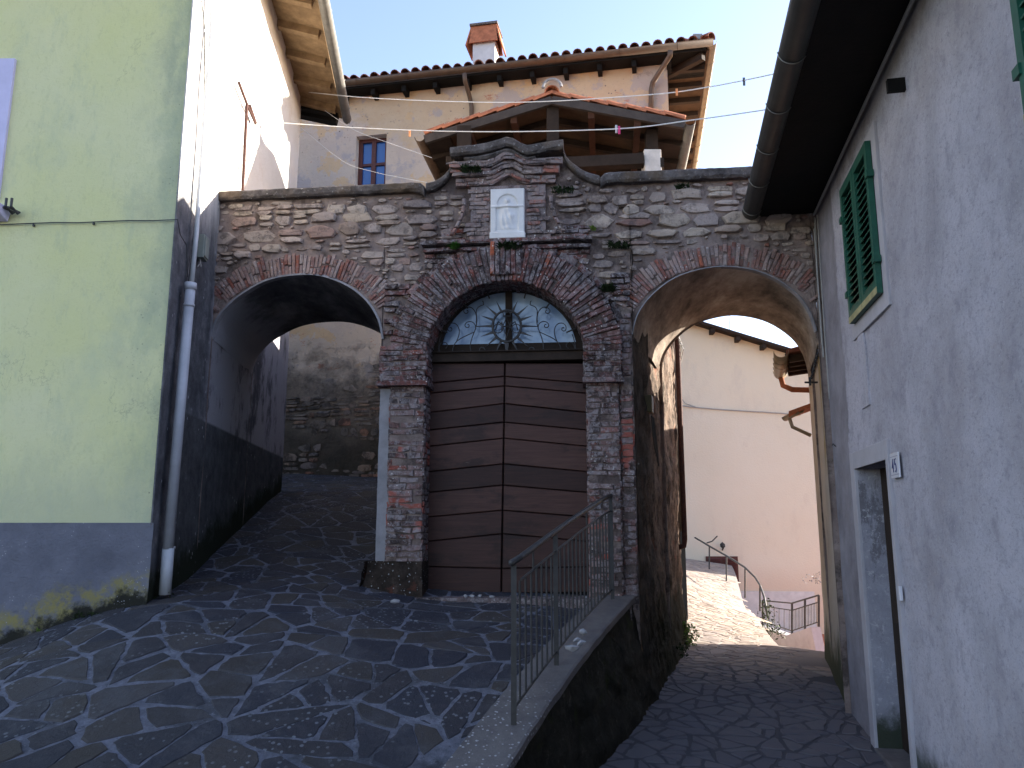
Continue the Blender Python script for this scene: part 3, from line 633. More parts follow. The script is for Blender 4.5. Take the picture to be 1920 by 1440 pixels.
def ring(m, P, cu, cz, r0, r1, a0, a1, bt=.055, squash=1, h=(.008, .022), seed=1, mi=0, split=.5, ok=None, drop=.02):
    rr = random.Random(seed); rm = (r0+r1)/2; n_ = max(3, int(abs(a1-a0)*rm/bt)); 
    cuts_ = [0]
    for i in range(n_): cuts_.append(cuts_[-1]+rr.uniform(.65, 1.4))
    for i in range(n_):
        c0_, c1_ = cuts_[i]/cuts_[-1], cuts_[i+1]/cuts_[-1]; t0 = a0+(a1-a0)*(c0_+.08*(c1_-c0_)); t1 = a0+(a1-a0)*(c1_-.08*(c1_-c0_))
        segs = [(r0, r1)] if rr.random() > split else [(r0, r0+(r1-r0)*rr.choice([.36, .5, .64])), None]
        if len(segs) == 2: segs[1] = (segs[0][1]+.008, r1)
        for s0, s1 in segs:
            if rr.random() < drop: continue
            e = lambda: rr.uniform(-.006, .006)
            s0_, s1_ = s0+e(), s1+e()*2.2
            q = [(s0_, t0), (s1_, t0), (s1_+e(), t1), (s0_+e(), t1)]
            pts = [(cu+a*cos(t+e()*.5), cz+a*sin(t+e()*.5)*squash) for a, t in q]
            pts = [pts[0], ((pts[0][0]+pts[1][0])/2+e()*.5, (pts[0][1]+pts[1][1])/2+e()*.5), pts[1], pts[2], ((pts[2][0]+pts[3][0])/2, (pts[2][1]+pts[3][1])/2), pts[3]]
            if ok is None or all(ok(*p) for p in pts): stone(m, P, pts, rr.uniform(*h), mi, rr)

# ------------------------------------------------------------------ the gate wall
def interp(pts, x):
    if x <= pts[0][0]: return pts[0][1]
    for a, b in zip(pts, pts[1:]):
        if x <= b[0]: return a[1]+(b[1]-a[1])*(x-a[0])/(b[0]-a[0])
    return pts[-1][1]
ARL = [(-2.97, 1.0), (-2.965, 3.40), (-2.91, 3.60), (-2.78, 3.76), (-2.62, 3.88), (-2.42, 3.98), (-2.18, 4.02), (-1.9, 4.01), (-1.62, 3.90), (-1.42, 3.74), (-1.30, 3.55), (-1.255, 3.36), (-1.25, 1.0)]
ARR = [(1.125, 0.0), (1.13, 3.35), (1.19, 3.55), (1.35, 3.75), (1.60, 3.91), (1.97, 3.98), (2.33, 3.91), (2.60, 3.73), (2.74, 3.52), (2.80, 3.25), (2.81, 0.0)]
def smoothp(p, k=5):
    out = [p[0]]
    q = p[1:-1]
    for i in range(len(q)-1):
        a, b, c_, d_ = q[max(0, i-1)], q[i], q[i+1], q[min(len(q)-1, i+2)]
        for j in range(k):
            t = j/k; f = lambda n_: .5*((2*b[n_])+(c_[n_]-a[n_])*t+(2*a[n_]-5*b[n_]+4*c_[n_]-d_[n_])*t*t+(3*b[n_]-a[n_]-3*c_[n_]+d_[n_])*t**3)
            out.append((f(0), f(1)))
    return out+[q[-1], p[-1]]
ARL = smoothp(ARL); ARR = smoothp(ARR)
DC, DR, DS = -.06, .755, 3.13      # gate opening: centre, radius, springing
def openh(u):
    if -2.97 <= u <= -1.25: return interp(ARL, u)
    if 1.125 <= u <= 2.81: return interp(ARR, u)
    if abs(u-DC) < DR: return DS+math.sqrt(max(0, DR*DR-(u-DC)**2))
    return -1
TOP = [(-3.2, 4.84), (-.92, 4.86)]
def upx(x, y, d=0): return W.px(x, y, d)
CT = [upx(*p) for p in [(848.7, 288), (873.7, 285), (896.7, 283), (926, 277), (951, 268.5), (963, 270.6), (978, 279), (990.4, 284.6), (1005, 282), (1030, 277), (1057, 274)]]
LS = [upx(*p) for p in [(801, 347), (815, 344), (826, 338), (836, 330), (843, 321), (849, 310), (855, 296)]]
RS = [upx(*p) for p in [(1058, 286), (1062, 297), (1072, 308), (1088, 320), (1105, 328), (1124, 333)]]
def topz(u):
    if u <= LS[0][0]: return 4.84
    if u <= LS[-1][0]: return interp(LS, u)-.09
    if u <= CT[-1][0]: return interp(CT, u)-.10
    if u <= RS[-1][0]: return interp(RS, u)-.09
    return 4.85
def solid(u, z, mg=0.0):
    if u < -3.1 or u > 2.83: return False
    return z < topz(u)-.01-mg and z > openh(u)+mg and z > openh(u-.02) and z > openh(u+.02)
gate = thing('stone_gateway', W.P(0, .95), 'stone and brick gateway wall with one arched gate between two open arches', 'gateway')
TH = 1.78
m = MB()
us = sorted(set([round(-3.1+i*.05, 4) for i in range(120)]+[-2.97, -1.25, 1.125, 2.81, DC-DR, DC+DR, 2.86]+[p[0] for p in (ARL+ARR)[::2]]+[round(DC-DR*cos(PI*i/24), 4) for i in range(25)]))
us = [u for u in us if u <= 2.861]
dz = lambda u, z: .018*noise.noise((u*3.1, z*3.1, 4))+.010*noise.noise((u*11, z*11, 1))
def lo(u, side):
    e = .0005*side; h_ = openh(u+e)
    if h_ > 0: return h_
    return -.4 if u > .95 else .6
for u0, u1 in zip(us, us[1:]):
    a, b = lo(u0, 1), lo(u1, -1); ta, tb = topz(u0+.0005), topz(u1-.0005); k = 60
    for i in range(k):
        z = [a+(ta-a)*i/k, b+(tb-b)*i/k, b+(tb-b)*(i+1)/k, a+(ta-a)*(i+1)/k]
        m.quad(*[W.P(u, q, dz(u, q)) for u, q in zip((u0, u1, u1, u0), z)], 0)
# solid body behind: top, back
for u0, u1 in zip(us, us[1:]):
    ta, tb = topz(u0+.0005), topz(u1-.0005)
    m.quad(W.P(u0, ta, .0), W.P(u1, tb, .0), W.P(u1, tb, -.36), W.P(u0, ta, -.36))
    zb = 4.32
    m.quad(W.P(u0, ta, -.36), W.P(u1, tb, -.36), W.P(u1, zb, -.36), W.P(u0, zb, -.36))
    m.quad(W.P(u0, zb, -.36), W.P(u1, zb, -.36), W.P(u1, zb, -TH), W.P(u0, zb, -TH))
    # back face (door opening closed)
    A0 = openh(u0+.0005); B0 = openh(u1-.0005)
    if abs((u0+u1)/2-DC) < DR: A0 = B0 = -1
    shl = lambda u: u-.03*1.0
    if A0 < 0: A0 = B0 = -.4
    sx = (0.0 if u0 < 0 else .06)
    sb = .42 if u0 >= 1 else (-.36 if u0 < -2.75 else (-.36+(u0+2.75)*.14 if u0 < -1.25 else 0)); s2 = .42 if u0 >= 1 else (-.36 if u1 < -2.75 else (-.36+(u1+2.75)*.14 if u1 < -1.25 else 0)); m.quad(W.P(u0+sb, A0, -TH), W.P(u1+s2, B0, -TH), W.P(u1+s2, zb, -TH), W.P(u0+sb, zb, -TH))
m.quad(W.P(1.1, -.4, -TH), W.P(1.56, -.4, -TH), W.P(1.56, 4.32, -TH), W.P(1.1, 4.32, -TH))
MAS = m
# stones on the front
RI = .25
def zone_free(u, z):
    if not solid(u, z, .02): return False
    if math.hypot(u-DC, (z-DS)) < 1.13 and z > DS-.2: return False     # gate ring
    if -1.24 < u < 1.12 and z < 3.58: return False                      # piers
    # arch rings
    for cu, hw, cz, rise in ((-2.11, .86, 3.40, .62), (1.967, .845, 3.33, .65)):
        if z > cz-.05 and ((u-cu)/(hw+.245))**2+((z-cz)/(rise+.25))**2 < 1: return False
    if -.90 < u < .80 and 4.14 < z < 4.32: return False
    if -.22-.21 < u < .14+.23 and z > 4.3: return False
    if -.62 < u < .52 and z > 4.82: return False
    return True
m = MAS; rubble(m, W.P, -3.05, 2.82, 1.0, 5.4, zone_free, (.075, .17), (.13, .34), .008, (.014, .042), 11, mi=1)
infill(m, W.P, -3.0, 2.8, 2.9, 5.3, zone_free, 9000, 1, 12)
# brick arches over the two openings
for cu, hw, cz, rise, sd, a0, a1 in ((-2.11, .875, 3.40, .62, 21, .42, 2.72), (1.967, .86, 3.33, .65, 22, .40, 2.78)):
    m = MB(); rr = random.Random(sd); N = 58
    for i in range(N):
        t = a0+(a1-a0)*(i+.5)/N; dt = (a1-a0)/N*.44
        def pt(r_, tt): 
            # ellipse offset outwards by r_
            x, y = hw*cos(tt), rise*sin(tt); nx, ny = cos(tt)/hw, sin(tt)/rise; L = math.hypot(nx, ny)
            return (cu+x+nx/L*r_, cz+y+ny/L*r_)
        if (cu+hw*cos(t)) < -3.0: continue
        L1 = .235*rr.uniform(.85, 1.08); cut = rr.choice([None, .4, .6, .5, None])
        for s0, s1 in ([(0.012, L1)] if cut is None else [(.012, L1*cut-.005), (L1*cut+.005, L1)]):
            e = lambda: rr.uniform(-.004, .004)
            q = [pt(s0+e(), t-dt), pt((s0+s1)/2, t-dt+e()*.6), pt(s1+e(), t-dt*.95), pt(s1+e(), t+dt*.95), pt((s0+s1)/2, t+dt+e()*.6), pt(s0+e(), t+dt)]
            if all(-3.02 < p[0] < 2.84 and p[1] < topz(p[0])-.03 for p in q): stone(m, W.P, q, rr.uniform(.008, .024), 0, rr)
    m.build('brick_arch', M['ring'], gate, label='left brick arch ring' if sd == 21 else 'right brick arch ring')
# vaults
def vault(prof, shift_of, mat_fn, name, parent, zlo, depth=TH, segs=8, mats=None):
    m = MB(); n_ = len(prof)
    dense = []
    for a, b in zip(prof, prof[1:]):
        k = max(1, int(math.hypot(b[0]-a[0], b[1]-a[1])/.12))
        dense += [(a[0]+(b[0]-a[0])*i/k, a[1]+(b[1]-a[1])*i/k) for i in range(k)]
    dense.append(prof[-1])
    def fn(a, b):
        i = a*(len(dense)-1); u, z = dense[int(round(i))]
        q = .012*noise.noise((u*2, z*2, b*3)) if 0 < b < 1 else 0
        return W.P(u+shift_of(u)*b+q, z+q, -depth*b+(.004 if b == 0 else 0))
    m.patch(fn, len(dense)-1, segs, 0)
    return m.build(name, mats, parent, smooth=True)
vault([p for p in ARL if p[1] > 3.3 or p[0] > -2], lambda u: -.36 if u < -2.75 else (-.36+(u+2.75)*.14), None, 'left_vault', gate, 1, mats=M['soot']).name = 'vault'
vault([p for p in ARR if p[1] > 3.2], lambda u: .39, None, 'vault', gate, 0, mats=M['vault'])
# pale plaster lip round the openings
def lip(prof, wd, name, zmin):
    m = MB(); pr = [p for p in prof if p[1] > zmin]
    for a, b in zip(pr, pr[1:]):
        t = Vector((b[0]-a[0], b[1]-a[1])).normalized(); nn = Vector((-t.y, t.x))
        m.hexa([W.P(a[0], a[1], -.05), W.P(b[0], b[1], -.05), W.P(b[0]+nn.x*wd, b[1]+nn.y*wd, -.05), W.P(a[0]+nn.x*wd, a[1]+nn.y*wd, -.05),
                W.P(a[0], a[1], .020), W.P(b[0], b[1], .020), W.P(b[0]+nn.x*wd, b[1]+nn.y*wd, .016), W.P(a[0]+nn.x*wd, a[1]+nn.y*wd, .016)])
    m.build(name, M['lip'], gate)
def fine(prof):
    out = []
    for a, b in zip(prof, prof[1:]):
        for i in range(4): out.append((a[0]+(b[0]-a[0])*i/4, a[1]+(b[1]-a[1])*i/4))
    return out+[prof[-1]]
def lipprof(hw, rise, cu, cz, a0=0.05, a1=3.09): return [(cu-hw*cos(a0+(a1-a0)*i/40), cz+rise*sin(a0+(a1-a0)*i/40)) for i in range(41)]
lip([(p[0], p[1]) for p in ARL], .020, 'plaster_edge', 3.2)
lip([(p[0], p[1]) for p in ARR], .010, 'plaster_edge', 3.3)
# white plaster strip left of the gate pier
m = MB(); m.patch(lambda a, b: W.P(-1.25+.105*a+.006*noise.noise((a*3, b*9, 1)), 1.27+1.6*b, .03+.004*noise.noise((a*5, b*12, 2))), 4, 30)
m.quad(W.P(-1.25, 1.27, .03), W.P(-1.25, 2.87, .03), W.P(-1.25, 2.87, -.3), W.P(-1.25, 1.27, -.3)); m.build('plaster_strip', M['lip'], gate, smooth=True)
# piers
def pier(u0, u1, z0, z1, d, name, mat, seed, dark=False):
    m = MB(); m.wbox(W, u0+.01, u1-.01, z0, z1, -.3, d-.004, 1)
    P = lambda u, z, dd=0: W.P(u, z, dd+d)
    bricks(m, P, u0, u1, z0, z1, None, .056, .23, .009, (.001, .012), seed, drop=.12)
    # side faces towards the opening
    for us_, sg in ((u0, -1), (u1, 1)):
        Q = lambda a, z, dd=0, us_=us_, sg=sg: W.P(us_+sg*dd, z, a)
        bricks(m, Q, -.28 if u0 < 1 else -.1, d, z0, z1, None, .056, .14, .010, (.002, .008), seed+1)
    return m.build(name, [mat, M['mortar']], gate)
pier(-1.15, DC-DR-.0, 1.26, 2.90, .06, 'pier', M['pier'], 31)
pier(DC+DR+.0, .985, .86, 2.90, .06, 'pier', M['pier'], 32)
pier(1.0, 1.115, .86, 3.52, .015, 'pilaster', M['pier'], 33)
# pier foot (dark, spreading)
m = MB()
def foot(a, b):
    u = -1.30+(.50-.0*b)*a; z = .86+.42*b; sp = .10*(1-b)**1.5
    u += (-sp if a < .5 else sp*.2); return W.P(u, z, .09+sp*(.9-.6*abs(a-.5))+.02*noise.noise((u*9, z*9, 3)))
m.patch(foot, 24, 18); m.patch(lambda a, b: W.P(-1.32-.1*(1-b)**1.5+.02*noise.noise((a*6, b*6, 2)), .86+.42*b, -.35+a*.5), 10, 12)
m.patch(lambda a, b: W.P(-.80, .86+.42*b, -.3+a*.41), 4, 4); m.patch(lambda a, b: W.P(-1.30+.5*a, 1.28, -.2+.3*b), 4, 4)
m.build('pier_foot', M['darkfoot'], gate, smooth=True)
# imposts
for u0, u1, sd in ((-1.245, DC-DR+.02, 41), (DC+DR-.02, 1.02, 42)):
    m = MB(); m.wbox(W, u0+.01, u1-.01, 2.91, 3.27, -.3, .10, 1)
    P = lambda u, z, dd=0: W.P(u, z, dd+.10); bricks(m, P, u0, u1, 2.93, 3.27, None, .05, .2, .008, (.006, .022), sd, drop=.0)
    m.wbox(W, u0-.015, u1+.015, 2.885, 2.93, -.28, .135, 0)
    for us_, sg in ((u0, -1), (u1, 1)):
        Q = lambda a, z, dd=0, us_=us_, sg=sg: W.P(us_+sg*dd, z, a); bricks(m, Q, -.28, .10, 2.93, 3.27, None, .05, .14, .008, (.002, .008), sd+3)
    m.build('impost', [M['gatering'], M['mortar']], gate)
# gate ring
m = MB()
P = lambda u, z, dd=0: W.P(u, z, dd+.085)
nb = 40
for i in range(nb):
    t0, t1 = PI*i/nb, PI*(i+1)/nb
    q = [(DC+r_*cos(t), DS+.0+r_*sin(t)) for r_, t in ((DR+.01, t0), (1.085, t0), (1.085, t1), (DR+.01, t1))]
    q = [(u, max(z, 3.2)) for u, z in q]
    m.prism([W.P(u, z, .08) for u, z in q], -W.n*.37, 1)
ring(m, P, DC, DS, DR-.005, 1.10, .07, PI-.07, .044, 1, (.004, .026), 51, 0, .6, drop=.03)
ring(m, lambda a, z, dd=0: W.P(a, z, dd+.02), DC, DS, 1.10, 1.17, .3, PI-.3, .16, 1, (.01, .03), 52, 0, 0, drop=.2)
# soffit bricks darkness: inner surface
for i in range(60):
    t0, t1 = PI*(i+.06)/60, PI*(i+.94)/60; r_ = DR-random.uniform(0, .012)
    m.quad(*[W.P(DC+r_*cos(t), DS+r_*sin(t), d) for t, d in ((t0, .08), (t1, .08), (t1, -.3), (t0, -.3))])
m.build('gate_arch', [M['gatering'], M['mortar']], gate, label='weathered brick arch ring over the wooden gate')
# brick pilaster shoulder right of gate ring
m = MAS; P2 = lambda u, z, dd=0: W.P(u, z, dd+.03)
bricks(m, P2, .93, 1.12, 3.27, 3.95, lambda u, z: math.hypot(u-DC, z-DS) > 1.12 and solid(u, z, .01), .055, .2, .01, (.004, .02), 53, mi=2)
bricks(m, P2, -1.24, -.98, 3.27, 3.9, lambda u, z: math.hypot(u-DC, z-DS) > 1.12, .055, .2, .01, (.004, .02), 54, mi=2); m.build('masonry', [M['mortar'], M['rubble'], M['gatering']], gate)
# cornice above the gate arch
m = MB()
for u0, u1, z0, z1, d, sd in ((-.88, .78, 4.262, 4.30, .105, 61), (-.86, .76, 4.20, 4.235, .07, 62)):
    m.wbox(W, u0+.01, u1-.01, z0, z1, -.02, d, 0)
    P = lambda u, z, dd=0: W.P(u, z, dd+d); bricks(m, P, u0, u1, z0, z1, None, .04, .3, .006, (.003, .012), sd, drop=0)
P = lambda u, z, dd=0: W.P(u, z, dd+.01); bricks(m, P, -.86, .76, 4.05, 4.2, lambda u, z: math.hypot(u-DC, z-DS) > 1.12, .05, .22, .01, (.004, .02), 63)
bricks(m, P, -.7, -.44, 4.31, 4.46, None, .05, .22, .01, (.004, .02), 64); bricks(m, P, .40, .74, 4.31, 4.46, None, .045, .26, .008, (.004, .02), 65)
# key block
P = lambda u, z, dd=0: W.P(u, z, dd+.12); m.wbox(W, -.2, .1, 3.94, 4.27, -.02, .115, 0)
for k in range(6):
    u = -.2+k*.05; stone(m, P, [(u+.004, 3.93), (u+.044, 3.93), (u+.046, 4.1), (u+.043, 4.27), (u+.005, 4.27), (u+.002, 4.1)], .018)
m.build('cornice', M['gatering'], gate)
# aedicule : bricks either side of the plaque, curved brick edge, mouldings over it
m = MB()
def wide(z): return .21+.16*max(0, (4.66-z)/.36)**1.6 if z < 4.66 else .21
P = lambda u, z, dd=0: W.P(u, z, dd+.045)
for u0, u1, sd in ((-.60, -.215, 71), (.145, .54, 72)):
    bricks(m, P, u0, u1, 4.31, 4.86, lambda u, z: -.225-wide(z) < u < .145+wide(z) and solid(u, z, 0), .043, .17, .007, (.003, .014), sd, drop=.0)
m.prism([W.P(u, z, .04) for u, z in ((-.40, 4.31), (.33, 4.31), (.33, 4.86), (-.40, 4.86))], -W.n*.06, 0)
for sgn in (-1, 1):
    for k in range(5):
        z0 = 4.36+k*.075; z1 = z0+.068
        e0, e1 = (wide(z0)+.01, wide(z1)+.01)
        c0, c1 = ((-.225-e0, -.225-e1) if sgn < 0 else (.145+e0, .145+e1))
        stone(m, lambda u, z, dd=0: W.P(u, z, dd+.06), [(c0, z0), (c0+.035*sgn, z0), (c1+.035*sgn, z1), (c1, z1)], .03, 0)
# stepped cornices with a gable bend
gb = lambda u: max(0, .10-abs(u+.03)*.62)
gb2 = lambda u: max(0, .13-abs(u+.03)*.55)
for z0, z1, u0, u1, d, sd in ((4.87, 4.95, -.55, .43, .055, 73), (4.955, 5.03, -.60, .47, .085, 74), (5.035, 5.10, -.64, .50, .115, 75)):
    N = 30
    for i in range(N):
        a = u0+(u1-u0)*i/N; b = u0+(u1-u0)*(i+1)/N
        q = [(a, z0+gb(a)), (b, z0+gb(b)), (b, z1+gb(b)), (a, z1+gb(a))]
        if all(solid(p[0], p[1], -.02) for p in q): m.prism([W.P(u, z, d-.004) for u, z in q], -W.n*.2, 0)
    P = lambda u, z, dd=0: W.P(u, z, dd+d); bricks(m, P, u0, u1, z0, z1, None, .038, .2, .006, (.003, .016), sd, zoff=gb, drop=0)
m.build('niche_surround', M['aed'], gate, label='brick surround with stepped gabled mouldings around the white plaque')
# copings
def slab(tops, thick, d0, d1, jit=.006, m=None, back=None):
    m = m or MB(); N = len(tops)
    rows = []
    for i, (u, z) in enumerate(tops):
        j = lambda: rnd(-jit, jit)
        th = thick[i] if isinstance(thick, list) else thick
        prof = [(z-th+j(), d0), (z-th+.0+j(), d1-.02), (z-th+.022+j(), d1+j()), (z-.02+j(), d1+j()), (z+j()*.6, d1-.025), (z+j()*.6, d0)]
        rows.append([W.P(u, zz, dd) for zz, dd in prof])
    k = 6; vs = [v for r_ in rows for v in r_]
    fs = [(i*k+a, (i+1)*k+a, (i+1)*k+(a+1) % k, i*k+(a+1) % k) for i in range(N-1) for a in range(k)]+[tuple(range(k)), tuple(range((N-1)*k, N*k))[::-1]]
    m.add(vs, fs); return m
def lin(a, b, n_): return [(a[0]+(b[0]-a[0])*i/n_, a[1]+(b[1]-a[1])*i/n_) for i in range(n_+1)]
def dens(p, st=.04):
    out = []
    for a, b in zip(p, p[1:]): out += lin(a, b, max(1, int(math.hypot(b[0]-a[0], b[1]-a[1])/st)))[:-1]
    return out+[p[-1]]
slab(lin((-3.0, 4.915), (-.95, 4.925), 40)+[(-.90, 4.915), (-.86, 4.885)], .095, -.45, .085).build('coping', M['coping'], gate, label='left flat coping slab')
slab([(.86, 4.90), (.90, 4.935)]+lin((.95, 4.945), (2.84, 4.945), 40), .105, -.45, .085).build('coping', M['coping'], gate, label='right flat coping slab')
slab(dens(LS), .085, -.36, .07, .004).build('curved_coping', M['coping'], gate)
slab(dens(RS), .085, -.36, .07, .004).build('curved_coping', M['coping'], gate)
slab(dens(CT), .10, -.36, .16, .005).build('crowning_moulding', M['coping'], gate)
c2_ = [(u, z-.105) for u, z in CT if -.50 < u < .36]
slab(dens(c2_), .05, -.3, .13, .004).build('lower_moulding', M['coping'], gate)
# plaque with relief
pl0, pz0 = upx(921, 463, .09); pl1, pz1 = upx(984, 361, .09)
pl0, pz0, pl1, pz1 = -.205, 4.302, .128, 4.815
m = MB(); pw = pl1-pl0; ph = pz1-pz0
def relief(x, y):
    h = .0
    ax = abs(x-.5)
    # arched niche sunk
    inn = ax < .33 and (y < .62 and y > .16 or (y >= .66 and (ax/.30)**2+((y-.66)/.22)**2 < 1))
    h -= .012 if inn else 0
    if .615 < y < .66: h += .006
    if y < .13: h += .008
    g = lambda cx, cy, sx_, sy_, a: a*math.exp(-((x-cx)/sx_)**2-((y-cy)/sy_)**2)
    h += g(.5, .75, .055, .045, .024)+g(.5, .58, .16, .10, .022)+g(.50, .36, .20, .16, .020)+g(.62, .45, .07, .06, .014)+g(.36, .42, .05, .12, .010)+g(.5, .2, .25, .05, .010)
    if inn: h += .004*sin(x*42+y*18)*math.exp(-((x-.5)/.2)**2-((y-.35)/.2)**2)
    return h
NX, NZ = 60, 90
m.patch(lambda a, b: W.P(pl0+pw*a+(.008 if b < .13 and a > .5 else (-.008 if b < .13 and a < .5 else 0)), pz0+ph*b, .085+(relief(a, b) if 0 < a < 1 and 0 < b < 1 else -.06)), NX, NZ)
m.build('relief_plaque', M['plaque'], gate, smooth=True, label='small white marble relief plaque of a seated figure')
# ---- gate doors, recessed
DD = -.20
def du(x, y): return upx(x, y, DD)
for side in (-1, 1):
    m = MB()
    cys = [681, 706, 724, 757, 792, 822, 870, 910, 957, 1001, 1066, 1112]
    oys = [681, 719, 738, 774, 807, 837.5, 885, 924, 970, 1015.6, 1062, 1110]
    for k in range(11):
        cx0 = 947-(cys[k]-680)*.016; cx1 = 947-(cys[k+1]-680)*.016
        c0 = du(cx0+side*1.2, cys[k]); c1 = du(cx1+side*1.2, cys[k+1])
        if side < 0: ox = lambda y: 803-(y-680)*.058
        else: ox = lambda y: 1096+(y-680)*.019
        o0 = du(ox(oys[k]), oys[k]); o1 = du(ox(oys[k+1]), oys[k+1])
        g = .0032; oe = -.84 if side < 0 else .715
        q = [(oe, o0[1]-g), (c0[0], c0[1]-g), (c1[0], c1[1]+g), (oe, o1[1]+g)]
        j = rnd(-.003, .003); f = [W.P(u, z, DD+j) for u, z in q]; b_ = [W.P(u, z, DD-.03) for u, z in q]
        cc = ((q[0][0]+q[1][0])/2, 0)
        # bevelled front
        e = .006; sgn = 1 if q[1][0] > q[0][0] else -1
        f2 = [W.P(q[0][0]+e*sgn, q[0][1]-e, DD+.008+j), W.P(q[1][0]-e*sgn, q[1][1]-e, DD+.008+j), W.P(q[2][0]-e*sgn, q[2][1]+e, DD+.008+j), W.P(q[3][0]+e*sgn, q[3][1]+e, DD+.008+j)]
        m.add(f+b_+f2, [(0, 1, 9, 8), (1, 2, 10, 9), (2, 3, 11, 10), (3, 0, 8, 11), (8, 9, 10, 11), (0, 4, 5, 1), (1, 5, 6, 2), (2, 6, 7, 3), (3, 7, 4, 0), (7, 6, 5, 4)])
    m.build('door_leaf', M['door'], gate, label=('left' if side < 0 else 'right')+' leaf of the wooden gate with sloping boards')
m = MB(); m.wbox(W, -.86, .74, .9, 3.12, DD-.07, DD-.033); m.wbox(W, -.86, .74, 3.1, 3.95, DD-.16, DD-.13); m.build('door_backing', M['black'], gate)
zl = du(950, 660)[1]; zb = du(950, 679)[1]
m = MB(); m.wbox(W, -.86, .74, zb+.002, zl-.012, DD-.04, DD+.06); m.wbox(W, -.86, .74, zl-.012, zl+.002, DD-.04, DD+.085)
m.wbox(W, -.875, -.83, .95, zb, DD-.04, DD+.03); m.wbox(W, .71, .755, .95, zb, DD-.04, DD+.03); m.build('door_frame', M['darkwood'], gate, bevel=.004)
# fanlight
cu_, r_in = -.06, .665; z0 = zl+.006
m = MB(); N = 40; zc = z0
for i in range(N):
    t0, t1 = PI*i/N, PI*(i+1)/N
    q = [(cu_+a*cos(t), zc+b*sin(t)) for a, b, t in ((r_in, r_in*.93, t0), (.80, .78, t0), (.80, .78, t1), (r_in, r_in*.93, t1))]
    m.prism([W.P(u, z, DD-.02) for u, z in q], -W.n*.06)
m.wbox(W, cu_-.028, cu_+.035, zc, zc+r_in*.93, DD-.085, DD-.03); m.wbox(W, -.80, .68, zc, zc+.085, DD-.082, DD-.022); m.build('fanlight_frame', M['darkwood'], gate)
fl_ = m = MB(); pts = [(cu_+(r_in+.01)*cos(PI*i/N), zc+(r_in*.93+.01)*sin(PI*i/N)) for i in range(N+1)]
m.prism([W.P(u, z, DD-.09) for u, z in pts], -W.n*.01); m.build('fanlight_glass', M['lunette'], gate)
# ironwork
m = MB(); G = DD+.02
def gpt(x, y, w0=1920., h0=1016.):     # from enlarged view (780..1120, 520..700)
    px = 780+x*340/1920.; py = 520+y*180/1016.; u, z = upx(px, py, G); return W.P(u, z, G)
def gtube(pts, r=.0045, n_=5): m.tube([gpt(*p) for p in pts], r, n_)
def spiral(cx, cy, r0, r1, a0, a1, n_=18): return [(cx+(r0+(r1-r0)*i/n_)*cos(a0+(a1-a0)*i/n_), cy+(r0+(r1-r0)*i/n_)*sin(a0+(a1-a0)*i/n_)) for i in range(n_+1)]
def bez(p0, p1, p2, p3, n_=12):
    o = []
    for i in range(n_+1):
        t = i/n_; a, b, c_, d_ = (1-t)**3, 3*t*(1-t)**2, 3*t*t*(1-t), t**3
        o.append((a*p0[0]+b*p1[0]+c_*p2[0]+d_*p3[0], a*p0[1]+b*p1[1]+c_*p2[1]+d_*p3[1]))
    return o
CX, CY = 962, 515
m.tube([gpt(CX+150*cos(2*PI*i/32), CY+165*sin(2*PI*i/32)) for i in range(33)], .0125, 6, caps=False)
for k in range(16):
    a = 2*PI*k/16+.0
    if k in (4, 12): continue
    L = 320 if k % 2 == 0 else 300
    if k in (12, 11, 13): L = 330
    tip = (CX+L*cos(a), CY-L*sin(a)*(.97)); bs = .09
    if tip[1] > 800: L *= (800-CY)/(tip[1]-CY); tip = (CX+L*cos(a), CY-L*sin(a)*.97)
    b0 = (CX+155*cos(a-bs), CY-168*sin(a-bs)); b1 = (CX+155*cos(a+bs), CY-168*sin(a+bs))
    A, B, T = gpt(*b0), gpt(*b1), gpt(*tip); m.prism([A, B, T], -W.n*.008)
A, B, T = gpt(935, 690), gpt(985, 690), gpt(960, 850); m.prism([A, B, T], -W.n*.008)
